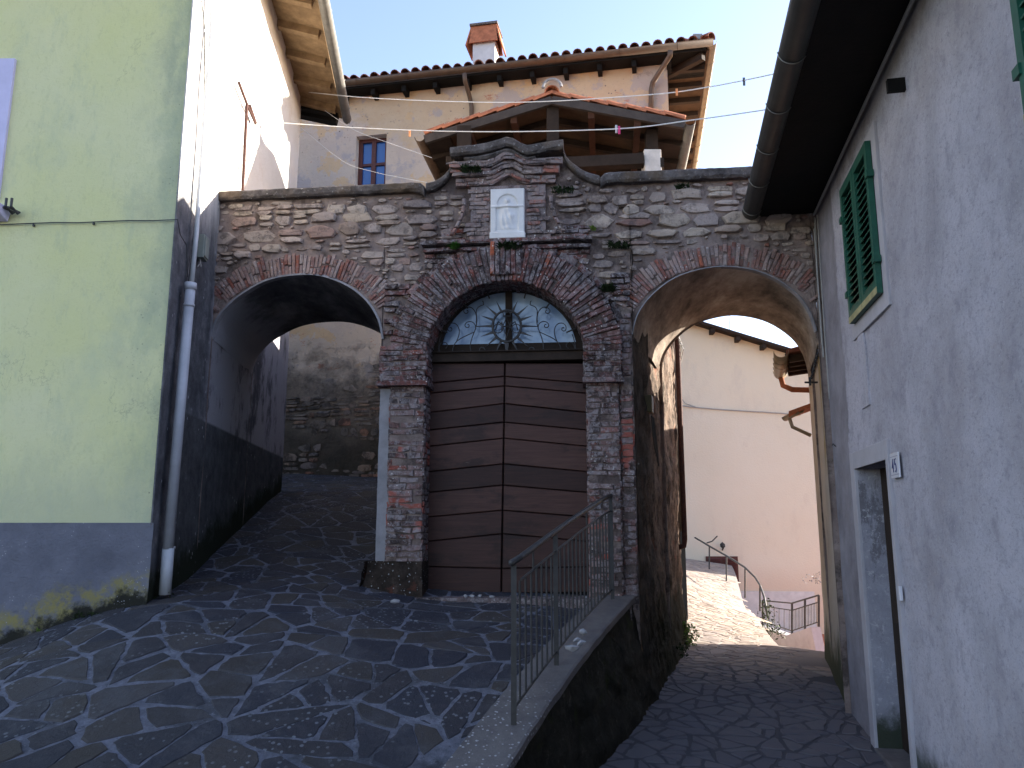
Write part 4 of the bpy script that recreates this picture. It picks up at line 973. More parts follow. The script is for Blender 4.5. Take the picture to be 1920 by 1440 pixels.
# monogram and crown
for st in ([(900, 560), (958, 425), (1015, 560)], [(905, 470), (958, 640), (1012, 470)], [(925, 520), (990, 520)], [(840, 560), (870, 470), (912, 500)], [(1080, 560), (1050, 470), (1005, 500)]): gtube(st, .007, 5)
gtube(spiral(868, 540, 50, 44, 0, 2*PI), .005); gtube(spiral(1062, 540, 50, 44, 0, 2*PI), .005)
gtube([(925, 410), (1002, 410)], .008); gtube([(930, 395), (915, 370), (938, 378), (945, 358), (963, 375), (980, 358), (990, 378), (1010, 370), (998, 395)], .006)
for sg in (-1, 1):
    X = lambda v: CX+sg*v if sg > 0 else CX-v
    def gg(pts, r=.0048): gtube([(CX+sg*x, y) for x, y in pts], r)
    gg(bez((330, 525), (280, 410), (390, 330), (245, 290)))
    gg(bez((245, 290), (255, 270), (240, 255), (262, 250), 6))
    gg([(158, 520), (332, 520)])
    gg(bez((325, 480), (300, 340), (400, 270), (455, 345))+spiral(428, 360, 30, 12, -.5, 4.5)); 
    gg(bez((330, 540), (330, 450), (430, 450), (443, 505))+spiral(415, 510, 28, 10, 0, 5))
    gg(bez((330, 540), (380, 660), (430, 780), (330, 838))+bez((330, 838), (240, 850), (220, 790), (232, 760), 8)+spiral(268, 770, 36, 12, PI, PI+5))
    gg(bez((350, 580), (470, 640), (570, 660), (575, 780))+bez((575, 780), (560, 850), (440, 850), (445, 790), 8)+spiral(472, 800, 26, 10, PI, PI+4.5))
    gg(bez((530, 670), (470, 560), (520, 470), (590, 485))+bez((590, 485), (640, 500), (640, 580), (590, 570), 8)+spiral(600, 545, 26, 10, 1.2, 5.5))
    gg(bez((575, 835), (720, 830), (740, 760), (700, 700))+bez((700, 700), (650, 660), (600, 720), (650, 752), 8))
    gg(bez((690, 600), (715, 660), (728, 720), (730, 830)))
    for a in (.42, .93, 1.3):
        c0, c1 = (CX+sg*690*cos(a), 850-650*sin(a)), (CX+sg*800*cos(a), 850-760*sin(a)); A, B = gpt(*c0), gpt(*c1); m.tube([A, B], .008, 5)
m.build('iron_grille', M['iron'], gate, label='wrought iron fanlight grille of rays, crown and scrolls')
# threshold step
m = MB(); m.patch(lambda a, b: W.P(-.9+1.95*a, .80+.17*min(1, b*2) if b < .5 else .97, (.16 if b < .5 else .16-.34*(b-.5)*2)+.008*noise.noise((a*20, b*5, 0))), 60, 6)
m.build('threshold', M['gatering'], gate, smooth=False)
# ------------------------------------------------------------------ parapet of the raised terrace
y0p, y1p = 2.2, 7.18
rt = thing('retaining_wall', (INX(5), 5, 0), 'mossy dark retaining wall with concrete coping carrying the iron railing', 'wall')
def ptop(y):
    q = .40+(y-4.3)*.285-.028*(y-4.3)**2 if y > 4.3 else .40+(y-4.3)*.285
    return max(q, zt(PIN(y), y)-.005) if y < 4 else q+.012
m = MB()
def rw(a, b):
    y = y0p+(y1p-y0p)*a; t = ptop(y)-.03; g = za(INX(y)+.1, y)-.05; z = t+(g-t)*b; H = max(0, t-g)
    x = INX(y)-.03+.17*b*min(1, H)+.035*noise.noise((y*4, z*5, 1))+.018*noise.noise((y*13, z*13, 1))
    return Vector((x, y, z))
m.patch(rw, 120, 26); m.build('wall_face', M['retain'], rt, smooth=True)
m = MB(); N = 50; rows = []
for i in range(N+1):
    y = y0p+(y1p-y0p)*i/N; t = ptop(y); xo, xi = INX(y)+rnd(-.004, .004), PIN(y)
    rows.append([Vector((xi, y, t-.12)), Vector((xo-.005, y, t-.06)), Vector((xo, y, t-.008)), Vector((xo-.015, y, t)), Vector((xi+.01, y, t+.004)), Vector((xi, y, t-.02))])
k = 6; m.add([v for r_ in rows for v in r_], [(i*k+a, (i+1)*k+a, (i+1)*k+(a+1) % k, i*k+(a+1) % k) for i in range(N) for a in range(k)]+[tuple(range(k)), tuple(range(N*k, N*k+k))])
m.build('concrete_coping', M['kerb'], rt)
# railing
ra = thing('iron_railing', (.35, 5.4, .68), 'grey iron railing on the low wall right of the wooden gate', 'railing')
def rp(y, h=0):
    x = .01+(y-4.65)*(.86/2.35); return Vector((x, y, ptop(y)+h))
m = MB(); YS = [4.65, 5.42, 6.98]; HR = .92
def topf(y): # rail rises quickly then flatter
    return .47+.92+(rp(6.98).z-rp(4.65).z)*(1-(max(0, min(1, (6.98-y)/2.33)))**1.12)
toppts = [Vector((rp(y).x, y, topf(y))) for y in [4.62+2.38*i/16 for i in range(17)]]
m.tube(toppts, .019, 8); m.blob(toppts[0], .022, jit=.02); m.build('handrail', M['railpaint'], ra, smooth=True)
for y in YS:
    m = MB(); m.bar(rp(y, -.03), Vector((rp(y).x, y, topf(y)-.012)), .032, .012, Vector((0, 1, 0))); m.build('post', M['railpaint'], ra)
m = MB(); m.tube([p-Vector((0, 0, .13)) for p in toppts[1:]], .008, 6); m.build('middle_rail', M['railpaint'], ra)
m = MB(); m.tube([rp(4.66+2.3*i/12, .085) for i in range(13)], .008, 6); m.build('lower_rail', M['railpaint'], ra)
nb = 21
for i in range(nb+2):
    y = 4.65+2.33*(i+1)/(nb+3)
    if abs(y-5.42) < .04: continue
    m = MB(); m.tube([rp(y, .085), Vector((rp(y).x, y, topf(y)-.13))], .0065, 6); m.build('baluster', M['railpaint'], ra)
for y in (4.98, 6.2):
    m = MB(); m.tube([Vector((rp(y).x, y, topf(y)-.13)), Vector((rp(y).x, y, topf(y)))], .006, 6); m.build('rail_spacer', M['railpaint'], ra)

# ------------------------------------------------------------------ left house
lh = thing('green_house', (-2.82, 6.28, 1.0), 'tall pale green house with whitewashed side wall along the passage', 'house')
m = MB()
m.patch(lambda a, b: Vector((-9+6.18*a, 6.28, 1.61+6.9*b)), 30, 30); m.build('front_wall', M['green'], lh)
m = MB(); m.patch(lambda a, b: Vector((-9+6.2*a-.0, 6.262-.06*(1-b)**3+.008*noise.noise((a*30, b*10, 0)), .3+1.32*b)), 80, 24)
m.quad((-2.8, 6.262, 1.62), (-9, 6.262, 1.62), (-9, 6.3, 1.62), (-2.8, 6.3, 1.62)); m.build('plinth', M['plinth'], lh, smooth=True)
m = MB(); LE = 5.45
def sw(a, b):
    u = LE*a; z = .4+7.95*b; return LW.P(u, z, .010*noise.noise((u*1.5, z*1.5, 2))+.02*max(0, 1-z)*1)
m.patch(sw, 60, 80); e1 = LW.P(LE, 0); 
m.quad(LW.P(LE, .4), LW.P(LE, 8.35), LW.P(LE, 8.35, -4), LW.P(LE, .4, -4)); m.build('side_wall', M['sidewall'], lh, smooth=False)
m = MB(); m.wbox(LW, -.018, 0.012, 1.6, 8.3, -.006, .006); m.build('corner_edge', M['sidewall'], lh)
# roof, eave along the side wall
m = MB()
P = LW.P
m.hexa([P(-.6, 8.33, 0), P(LE+.28, 8.33, 0), P(LE+.28, 8.20, .62), P(-.6, 8.20, .62), P(-.6, 8.36, 0), P(LE+.28, 8.36, 0), P(LE+.28, 8.23, .62), P(-.6, 8.23, .62)]); m.build('eave_boarding', M['sunwood'], lh)
m = MB(); m.hexa([P(-.6, 8.362, 0), P(LE+.3, 8.362, 0), P(LE+.3, 8.232, .64), P(-.6, 8.232, .64), P(-.6, 8.43, 0), P(LE+.3, 8.43, 0), P(LE+.3, 8.29, .64), P(-.6, 8.29, .64)])
m.hexa([P(-.6, 8.362, -6), P(LE+.3, 8.362, -6), P(LE+.3, 8.362, 0), P(-.6, 8.362, 0), P(-.6, 9.6, -5.5), P(LE+.3, 9.6, -5.5), P(LE+.3, 8.43, 0), P(-.6, 8.43, 0)]); m.build('roof', M['tile'], lh)
for k in range(9):
    u = .1+k*.66
    m = MB(); m.bar(P(u, 8.29, -.05), P(u, 8.165, .56), .10, .11, Vector((0, 0, 1))); m.build('rafter', M['sunwood'], lh)
m = MB(); m.bar(P(LE+.2, 8.32, -.4), P(LE+.2, 8.15, .56), .16, .2); m.bar(P(LE+.02, 8.28, -.3), P(LE+.02, 8.17, .5), .1, .12); m.build('end_rafter', M['vdark'], lh)
m = MB(); m.half(P(-.6, 8.24, .70), P(LE+.28, 8.20, .70), .075, Vector((0, 0, 1)), 8, .006, False)
for k in range(7): m.tube([P(.5+k*.82+(0), 8.236, .70)+Vector((cos(t)*.079, 0, -abs(sin(t))*.079)) for t in [PI*i/8 for i in range(9)]], .005, 4)
m.blob(P(LE+.28, 8.17, .70), .06, jit=.02); m.build('gutter', M['zinc'], lh, smooth=True)
# downpipe
m = MB(); pl = Plane(LW.o.x, LW.o.y, -6, -1); pl.n = LW.n
def lp(x, y, d=.06): u, z = LW.px(x, y, d); return LW.P(u, z, d)
m.tube([lp(398, -60), lp(396, 60), lp(388, 160), lp(368, 440), lp(358, 545)], .021, 10); m.build('downpipe', M['pvcpale'], lh, smooth=True, label='thin upper downpipe')
def lp2(x, y): return lp(x, y, .085)
a, b = lp2(357, 540), lp2(310, 1113); b = Vector((a.x*.3+b.x*.7, b.y, b.z))
m = MB(); m.tube([a, lp2(315, 1030)], .042, 12); m.build('plastic_downpipe', M['pvc'], lh, smooth=True, label='thick grey lower downpipe with collars')
m = MB(); m.tube([lp2(315.5, 1028), lp2(309, 1115)], .046, 12); m.build('pipe_shoe', M['pvcpale'], lh, smooth=True)
for y, r_, hh in ((537, .050, .03), (573, .048, .012), (1027, .048, .01)):
    c0 = lp2(357-(y-540)*.082, y); m = MB(); m.tube([c0+Vector((0, 0, -hh)), c0+Vector((0, 0, hh))], r_, 12); m.build('pipe_collar', M['pvc'], lh, smooth=True)
m = MB(); m.tube([lp(384, 60, .02), lp(381, 300, .015), lp(372, 400, .015), lp(361, 470, .02), lp(350, 560, .02)], .006, 5); m.tube([lp(378, 0, .02), lp(384, 55, .02)], .006, 5)
m.tube([lp(404, 40, .02), lp(449, 150, .02)], .004, 4); m.tube([lp(404, 20, .03), lp(448, 140, .02)], .003, 4); m.build('cable', M['cable'], lh, label='dark cables on the white side wall')
m = MB(); c0 = lp(378, 465, .05); m.box(c0, .08, .14, .22, (LW.n, LW.t, Vector((0, 0, 1)))); m.box(c0+LW.n*.045+Vector((0, 0, .0)), .012, .12, .19, (LW.n, LW.t, Vector((0, 0, 1)))); m.build('junction_box', M['boxgrey'], lh, bevel=.01)
m = MB(); m.tube([c0-Vector((0, 0, .1)), c0+Vector((.0, -.02, -.16)), c0+Vector((0, -.06, -.2))], .005, 5); m.tube([c0-Vector((0, .02, .1)), c0+Vector((.02, -.03, -.19))], .004, 5); m.build('box_wires', M['palecable'], lh)
# iron bracket frame on the white wall
m = MB(); m.tube([lp(455, 357, .05), lp(463, 195, .05)], .018, 6); m.tube([lp(448, 155, .05), lp(463, 195, .05), lp(479, 232, .05)], .016, 6); m.tube([lp(468, 198, .05), lp(479, 230, .05)], .02, 6); m.build('rusty_bracket', M['rust'], lh)
# front window surround, sill, shutter stay, wire
m = MB(); FRN = 6.28
m.box((-4.62, FRN-.012, 4.95), .60, .03, 1.29); m.build('window_surround', M['bluepatch'], lh)
m = MB(); m.hexa([(-4.9, 6.12, 4.14), (-4.22, 6.12, 4.14), (-4.22, 6.27, 4.10), (-4.9, 6.27, 4.10), (-4.9, 6.10, 4.21), (-4.20, 6.10, 4.21), (-4.20, 6.27, 4.21), (-4.9, 6.27, 4.21)]); m.build('window_sill', M['bluepatch'], lh, bevel=.01)
m = MB(); m.box((-4.55, 6.268, 4.92), .45, .012, 1.14); m.build('window_pane', M['pane'], lh)
m = MB()
for dx in (0, .045): m.tube([(-4.17+dx, 6.24, 4.16), (-4.19+dx, 6.17, 4.20), (-4.19+dx, 6.17, 4.27)], .011, 6); m.tube([(-4.17+dx, 6.26, 4.18), (-4.21+dx, 6.16, 4.19)], .01, 5)
m.build('shutter_stay', M['cable'], lh)
m = MB(); m.tube([Vector((-9+6.2*i/30, 6.262, 4.10-.06*sin(PI*i/30)+.004*sin(i*2.1)+ (0.02))) for i in range(31)]+[lp(338, 440, .02), lp(350, 460, .02), lp(352, 520, .02)], .005, 5)
for i in range(12): m.box((-9+6.0*i/12, 6.265, 4.10-.06*sin(PI*i/12)), .012, .02, .02)
m.build('wall_cable', M['cable'], lh, label='thin cable crossing the green wall')
# body
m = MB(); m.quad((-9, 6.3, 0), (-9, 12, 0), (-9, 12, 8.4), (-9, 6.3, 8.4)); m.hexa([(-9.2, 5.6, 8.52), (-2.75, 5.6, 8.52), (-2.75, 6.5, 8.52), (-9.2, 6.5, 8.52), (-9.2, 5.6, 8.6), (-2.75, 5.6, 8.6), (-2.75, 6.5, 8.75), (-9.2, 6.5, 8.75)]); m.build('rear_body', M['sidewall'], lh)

# ------------------------------------------------------------------ right house
rh = thing('grey_house', RW.P(-2, 0), 'grey roughcast house number 45 with green shutters and deep dark eave', 'house')
def rpx(x, y, d=0): return RW.px(x, y, d)
dj0 = rpx(1607, 880)[0]; dj1 = rpx(1666, 861)[0]   # door far / near jamb (u)
dz1 = 2.03; U0, U1 = -9.0, .93
m = MB()
holes = [(dj1, dj0, -.2, dz1)]
cuts = [U0, dj1, dj0, U1]
def rwall(u0, u1, z0, z1):
    nu = max(1, int((u1-u0)/.06)); nz = max(1, int((z1-z0)/.06))
    def fn(a, b):
        u = u0+(u1-u0)*a; z = z0+(z1-z0)*b; e = 0 if a in (0, 1) or b in (0, 1) else 1
        return RW.P(u, z, .012*noise.noise((u*1.2, z*1.2, 6))+.004*noise.noise((u*9, z*9, 6)))
    m.patch(fn, nu, nz)
rwall(U0, dj1, -.3, 4.5); rwall(dj0, U1, -.3, 4.5); rwall(dj1, dj0, dz1, 4.5); m.build('wall', M['roughcast'], rh, smooth=True)
# door recess
m = MB(); m.wbox(RW, dj0-.001, dj0+.02, -.2, dz1, -.42, .0); m.wbox(RW, dj1-.02, dj1+.001, -.2, dz1, -.42, .0); m.wbox(RW, dj1, dj0, dz1, dz1+.02, -.42, .0); m.build('door_reveal', M['jamb'], rh)
m = MB(); m.wbox(RW, dj1, dj0, -.3, .0, -.42, .03); m.build('doorstep', M['kerb'], rh, bevel=.01)
m = MB(); m.wbox(RW, dj1+.0, dj0-.0, 0, dz1, -.22, -.165); m.wbox(RW, dj1+.1, (dj0+dj1)/2-.05, .2, .9, -.165, -.155); m.wbox(RW, (dj0+dj1)/2+.05, dj0-.1, .2, .9, -.165, -.155); m.wbox(RW, dj1+.1, (dj0+dj1)/2-.05, 1.05, 1.85, -.165, -.155); m.wbox(RW, (dj0+dj1)/2+.05, dj0-.1, 1.05, 1.85, -.165, -.155)
dr = m.build('door', M['darkwood'], rh, bevel=.004)
m = MB(); hu = dj1+.25; m.tube([RW.P(hu, .98, -.16), RW.P(hu, .98, -.11), RW.P(hu+.1, .97, -.105)], .01, 6); m.wbox(RW, hu-.02, hu+.02, .9, 1.06, -.165, -.158); m.build('handle', M['iron'], dr)
m = MB(); m.wbox(RW, dj0, dj0+.135, -.1, 2.16, -.02, .022); m.wbox(RW, dj1-.07, dj1, -.1, 2.16, -.02, .022); m.wbox(RW, dj1, dj0, dz1, 2.16, -.02, .022); m.build('door_frame', M['trim'], rh, bevel=.004)
# windows with shutters
def shutters(u0, u1, z0, z1, lab, tr=.10):
    fr = MB(); fr.wbox(RW, u0-tr, u1+tr, z0-.11, z1+.09, -.01, .016); f = fr.build('window_surround', M['trim'], rh, bevel=.003)
    um = (u0+u1)/2
    for a, b in ((u0, um-.004), (um+.004, u1)):
        m = MB(); st = .055
        for q in ((a, a+st), (b-st, b)): m.wbox(RW, q[0], q[1], z0, z1, .02, .055)
        m.wbox(RW, a+st, b-st, z1-.07, z1, .02, .055); m.wbox(RW, a+st, b-st, z0, z0+.09, .02, .055)
        k = int((z1-z0-.16)/.052)
        for i in range(k):
            z = z0+.10+i*.052; P = RW.P
            m.hexa([P(a+st, z+.026, .022), P(b-st, z+.026, .022), P(b-st, z, .048), P(a+st, z, .048), P(a+st, z+.034, .024), P(b-st, z+.034, .024), P(b-st, z+.008, .050), P(a+st, z+.008, .050)])
        s = m.build('shutter', M['green_paint'], rh, label=lab)
        m = MB(); m.wbox(RW, a+.001, b-.001, z0-.001, z0+.045, .0555, .058); m.build('faded_rail', M['fadedwood'], s)
        for zz in (z0+.22, z1-.25):
            e = a if a == u0 else b; m = MB(); m.wbox(RW, e-.03, e+.03, zz-.015, zz+.03, .02, .066); m.build('hinge', M['green_paint'], s)
    m = MB(); m.wbox(RW, u0, u1, z0, z1, .0165, .0185); m.build('dark_gap', M['black'], f)
shutters(rpx(1624, 285, .05)[0], rpx(1579, 368, .04)[0]+.02, 3.10, 4.17, 'green louvred shutter nearer the arch')
w2 = rpx(1895, 20, .055)[0]; shutters(w2-.86, w2, 3.10, 4.17, 'green louvred shutter nearer the camera')
# plate 45
u0, z1p = rpx(1677.5, 853); u1_, z0p = rpx(1693, 896); 
pa, pb = rpx(1694, 880)[0], rpx(1678, 880)[0]
m = MB(); m.wbox(RW, pa, pb, 1.895, 2.055, .016, .026); plt = m.build('number_plate', M['enamel'], rh, bevel=.003)
m = MB()
def digit(segs, cx, cz, sc):
    for s0 in segs:
        m.tube([RW.P(cx-x*sc*.50, cz+y*sc, .027) for x, y in s0], .0042, 6)
pm = (pa+pb)/2
digit([[(.3, -.5), (.3, .5), (-.35, -.18), (.45, -.18)]], pm+.032, 1.973, .082)
digit([[(.3, .5), (-.25, .5), (-.3, .06), (.05, .14), (.33, -.02), (.33, -.3), (.1, -.5), (-.3, -.42)]], pm-.029, 1.973, .082)
m.build('house_number', M['bluepaint'], plt)
for zz in (2.03, 1.915): m = MB(); m.wbox(RW, pa+.01, pb-.01, zz, zz+.003, .0262, .0268); m.build('plate_line', M['bluepaint'], plt)
bu = rpx(1693, 1092)[0]; m = MB(); m.wbox(RW, bu-.018, bu+.018, 1.13, 1.22, .01, .03); m.build('doorbell', M['enamel'], rh, bevel=.004)
hu0, hu1 = rpx(1705, 165)[0], rpx(1674, 172)[0]
m = MB(); m.wbox(RW, hu0+.05, hu0+.08, 4.10, 4.18, -.02, .10); m.build('wall_bracket', M['vdark'], rh); 
# eave
P = RW.P; OV = .60; EZ = 4.48
m = MB(); m.hexa([P(U0, EZ, 0), P(.76, EZ, 0), P(.76, EZ-.02, OV), P(U0, EZ-.02, OV), P(U0, EZ+.05, 0), P(.76, EZ+.05, 0), P(.76, EZ+.03, OV), P(U0, EZ+.03, OV)]); m.build('eave_boarding', M['vdark'], rh)
m = MB(); m.hexa([P(U0, EZ+.052, 0), P(.80, EZ+.052, 0), P(.80, EZ+.032, OV+.05), P(U0, EZ+.032, OV+.05), P(U0, EZ+.30, 0), P(.80, EZ+.30, 0), P(.80, EZ+.08, OV+.05), P(U0, EZ+.08, OV+.05)])
m.hexa([P(U0, EZ+.052, -6), P(.8, EZ+.052, -6), P(.8, EZ+.052, 0), P(U0, EZ+.052, 0), P(U0, EZ+2.0, -5), P(.8, EZ+2.0, -5), P(.8, EZ+.30, 0), P(U0, EZ+.30, 0)]); m.build('roof', M['tile'], rh)
for k in range(14): m = MB(); m.tube([P(.55-k*.62, EZ+.03, OV-.01)+RW.n*cos(t)*.09-Vector((0, 0, abs(sin(t))*.09)) for t in [PI*i/8 for i in range(9)]], .004, 4); m.build('gutter_strap', M['zinc'], rh)
m = MB(); m.half(P(U0, EZ+.03, OV-.01), P(.73, EZ+.03, OV-.01), .0855, Vector((0, 0, 1)), 10, .006, False); m.prism([P(.73, EZ+.03, OV-.01)+RW.n*cos(PI*i/8)*.085-Vector((0, 0, sin(PI*i/8)*.085)) for i in range(9)], RW.t*.008); m.build('gutter', M['darkzinc'], rh, smooth=True)
m = MB(); m.tube([P(U0, EZ-.03, .03), P(.7, EZ-.04, .03)], .012, 5); m.tube([P(.72, 4.42, .02), P(.74, 3.9, .03), P(.76, 3.1, .025)], .009, 5)
m.tube([P(.60, 4.4, .02), P(.64, 3.9, .02), P(.66, 3.2, .02), P(.66, 2.7, .02)], .005, 5); m.tube([P(.68, 4.3, .04), P(.70, 3.2, .04)], .007, 5); m.build('cable', M['palecable'], rh, label='cables down the corner next to the arch')
# unseen block behind the eave, added to shade the green house side wall
m = MB(); m.hexa([(4.2, 7.2, 0), (9.5, 6.2, 0), (9.5, 9.3, 0), (4.2, 9.3, 0), (4.2, 7.2, 6.9), (9.5, 6.2, 6.9), (9.5, 9.3, 6.9), (4.2, 9.3, 6.9)])
m.build('shade_block', M['roughcast'], rh); m = MB(); m.quad(P(.93, -.3, 0), P(.93, 4.5, 0), P(.93, 4.5, -1.4), P(.93, -.3, -1.4)); m.build('end_wall', M['roughcast'], rh); m = MB(); m.quad(P(U0, -.3, 0), P(U0, 4.5, 0), P(U0, 4.5, -6), P(U0, -.3, -6)); m.build('end_wall', M['roughcast'], rh)
# plaster scar (arched patch) on the wall
m = MB(); su0, su1 = rpx(1632, 740)[0], rpx(1617, 740)[0]
pts = [(su0, 2.45)]+[(su0+(su1-su0)*i/8, 2.45+.42+.25*sin(PI*i/8)) for i in range(9)]+[(su1, 2.45)]
m.prism([RW.P(u, z, .0) for u, z in pts], RW.n*.012); m.build('plaster_patch', M['roughcast'], rh)
# rod with hooks and twisted cable at the arch corner
hk = thing('iron_tie_rod', AR.P(.3, 3.2, .05), 'black iron rod with hooks and loose wires on the right jamb of the lane arch', 'tie rod')
m = MB(); c0 = at_y(1541, 632, 7.05); c1 = at_y(1519, 717, 7.35)
m.tube([c0+Vector((-.05, 0, 0)), c0+Vector((.06, 0, 0))], .011, 6); m.tube([c0+Vector((0, 0, -.07)), c0+Vector((0, 0, .07))], .014, 6); m.build('upper_hook', M['iron'], hk)
m = MB(); m.tube([c1+Vector((-.05, 0, 0)), c1+Vector((.07, 0, 0))], .010, 6); m.tube([c1+Vector((0, 0, -.03)), c1+Vector((0, 0, .05))], .012, 6); m.build('lower_hook', M['iron'], hk)
m = MB(); tw = []
for i in range(60):
    t = i/59; p = c0+(c1-c0)*t; tw.append(p+Vector((.007*cos(i*1.3), .007*sin(i*1.3), 0)))
m.tube(tw, .008, 5); m.build('twisted_rod', M['iron'], hk)
m = MB()
for s0 in range(3): m.tube([c0+Vector((.03+.02*s0+.02*noise.noise((i*.5, s0, 1)), .0, .5-i*.13)) for i in range(12)], .004, 4)
m.tube([at_y(1560+0, 835, 6.85)+Vector((.012*i, .0, .012*sin(i*1.7))) for i in range(12)], .006, 5)
m.build('loose_wire', M['cable'], hk)
# ------------------------------------------------------------------ lane: left rough wall
ch = thing('chapel_wall', AL.P(1.5, 0), 'rough crumbling stone side wall along the left of the lane', 'wall')
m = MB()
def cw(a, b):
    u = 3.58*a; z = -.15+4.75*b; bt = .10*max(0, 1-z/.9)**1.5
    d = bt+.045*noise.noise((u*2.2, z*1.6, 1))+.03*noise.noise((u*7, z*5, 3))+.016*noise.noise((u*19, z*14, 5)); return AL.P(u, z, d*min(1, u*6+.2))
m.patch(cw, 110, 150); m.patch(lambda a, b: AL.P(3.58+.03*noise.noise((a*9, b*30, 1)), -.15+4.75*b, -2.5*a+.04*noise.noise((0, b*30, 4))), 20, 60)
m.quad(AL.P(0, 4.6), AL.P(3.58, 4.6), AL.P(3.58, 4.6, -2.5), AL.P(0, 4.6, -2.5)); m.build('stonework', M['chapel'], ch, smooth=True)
m = MB(); q = AL.px(1273, 640, .06)[0]; q = 3.46
m.tube([AL.P(q, 4.5, .02), AL.P(q, 4.1, .07), AL.P(q, 3.8, .07), AL.P(q, 1.42, .07), AL.P(q-.02, 1.34, .06), AL.P(q-.05, 1.32, -.02)], .035, 10); m.build('drainpipe', M['rust'], ch, smooth=True)
m = MB(); m.tube([AL.P(q+.04, 4.4, .03), AL.P(q+.05, 3.0, .05), AL.P(q+.05, 2.6, .05)], .009, 5); m.build('cable', M['whitepeg'], ch)
m = MB()
for k in range(5): m.tube([AL.P(q+.02+.03*k, 4.3-.05*k, .06), AL.P(q-.1, 4.15-.06*k, .08+.02*k), AL.P(q+.1, 3.95-.04*k, .10)], .008, 4)
m.build('wire_bundle', M['palecable'], ch)
bu_, bz_ = AL.px(1222, 758, .07); m = MB(); m.box(AL.P(bu_, bz_, .04), .08, .14, .17, (AL.n, AL.t, Vector((0, 0, 1)))); m.build('meter_box', M['brownbox'], ch, bevel=.008)
m = MB()
for k in range(6): m.tube([AL.P(bu_+.03*k-.05, bz_-.12, .07), AL.P(bu_+.1+.06*k, bz_-.3-.02*k, .06), AL.P(bu_+.3+.05*k, bz_-.42-.03*k, .05)], .006, 4)
m.build('box_wires', M['cable'], ch)
m = MB(); m.hexa([(-1.15, 9.2, 0), (-.9, 9.2, 0), (-.75, 13.3, 0), (-1.1, 13.3, 0), (-1.15, 9.2, 4.9), (-.9, 9.2, 4.9), (-.75, 13.3, 4.9), (-1.1, 13.3, 4.9)]); m.build('yard_sun_block', M['chapel'], ch)  # unseen wall added to keep sun out of the left passage
m = MB(); m.quad((1.05, 9.05, 0), (-1.0, 9.2, 0), (-1.0, 9.2, 2.2), (1.05, 9.05, 2.2)); m.build('yard_step', M['chapel'], ch)
# lane right building
rb = thing('lane_house', AR.P(1.6, 0), 'low cream plastered house on the right of the lane beyond the arch', 'house')
m = MB(); m.patch(lambda a, b: AR.P(2.95*a, -.1+3.75*b+ (0), .012*noise.noise((a*6, b*6, 8))+.03*max(0, 1-b*5)), 50, 50)
m.quad(AR.P(2.95, -.1), AR.P(2.95, 3.65), AR.P(2.95, 3.65, -4), AR.P(2.95, -.1, -4)); m.build('wall', M['laneplaster'], rb)
m = MB(); m.hexa([AR.P(1.9, 3.62, -.1), AR.P(3.1, 3.62, -.1), AR.P(3.1, 3.58, .27), AR.P(1.9, 3.58, .27), AR.P(1.9, 3.70, -.1), AR.P(3.1, 3.70, -.1), AR.P(3.1, 3.62, .27), AR.P(1.9, 3.62, .27)])
m.hexa([AR.P(1.9, 3.62, -4), AR.P(3.1, 3.62, -4), AR.P(3.1, 3.62, -.1), AR.P(1.9, 3.62, -.1), AR.P(1.9, 4.5, -4), AR.P(3.1, 4.5, -4), AR.P(3.1, 3.70, -.1), AR.P(1.9, 3.70, -.1)]); m.build('roof', M['tile'], rb)
for k in range(4):
    m = MB(); m.bar(AR.P(2.05+k*.3, 3.56, -.05), AR.P(2.05+k*.3, 3.53, .24), .07, .08); m.build('rafter', M['warmwood'], rb)
m = MB(); m.half(AR.P(1.85, 3.60, .33), AR.P(3.08, 3.56, .33), .085, Vector((0, 0, 1)), 10, .006, False)
for k in range(4): m.tube([AR.P(2.2+k*.28, 3.585, .33)+AR.n*cos(t)*.09-Vector((0, 0, abs(sin(t))*.09)) for t in [PI*i/8 for i in range(9)]], .005, 4)
m.prism([AR.P(3.08, 3.56, .33)+AR.n*cos(PI*i/8)*.085-Vector((0, 0, sin(PI*i/8)*.085)) for i in range(9)], AR.t*.008); m.build('gutter', M['palegut'], rb, smooth=True)
m = MB(); m.tube([AR.P(3.0, 3.5, .33), AR.P(3.0, 3.38, .31), AR.P(3.0, 3.32, .2), AR.P(3.0, 3.30, -.05)], .035, 10); m.build('outlet_pipe', M['terra'], rb, smooth=True)
m = MB(); m.hexa([(4.4, 9.9, 0), (9, 9.9, 0), (9, 12.9, 0), (4.4, 11.25, 0), (4.4, 9.9, 3.72), (9, 9.9, 5.0), (9, 12.9, 5.0), (4.4, 11.25, 3.72)]); m.build('shade_block', M['laneplaster'], rb)  # unseen mass added to shade the rough wall and near lane floor
# small second canopy
m = MB(); m.hexa([AR.P(2.9, 3.10, -.1), AR.P(3.3, 3.10, -.1), AR.P(3.3, 2.98, .26), AR.P(2.9, 2.98, .26), AR.P(2.9, 3.15, -.1), AR.P(3.3, 3.15, -.1), AR.P(3.3, 3.03, .26), AR.P(2.9, 3.03, .26)]); m.build('canopy_roof', M['terra'], rb)
m = MB(); m.half(AR.P(2.92, 3.05, .12)+Vector((0, 0, 0)), AR.P(3.3, 3.0, .30), .05, Vector((0, 0, 1)), 8, .005, False); m.tube([AR.P(3.2, 2.98, .25), AR.P(3.2, 2.86, .22), AR.P(3.2, 2.74, .0)], .025, 8); m.build('canopy_gutter', M['palegut'], rb, smooth=True)

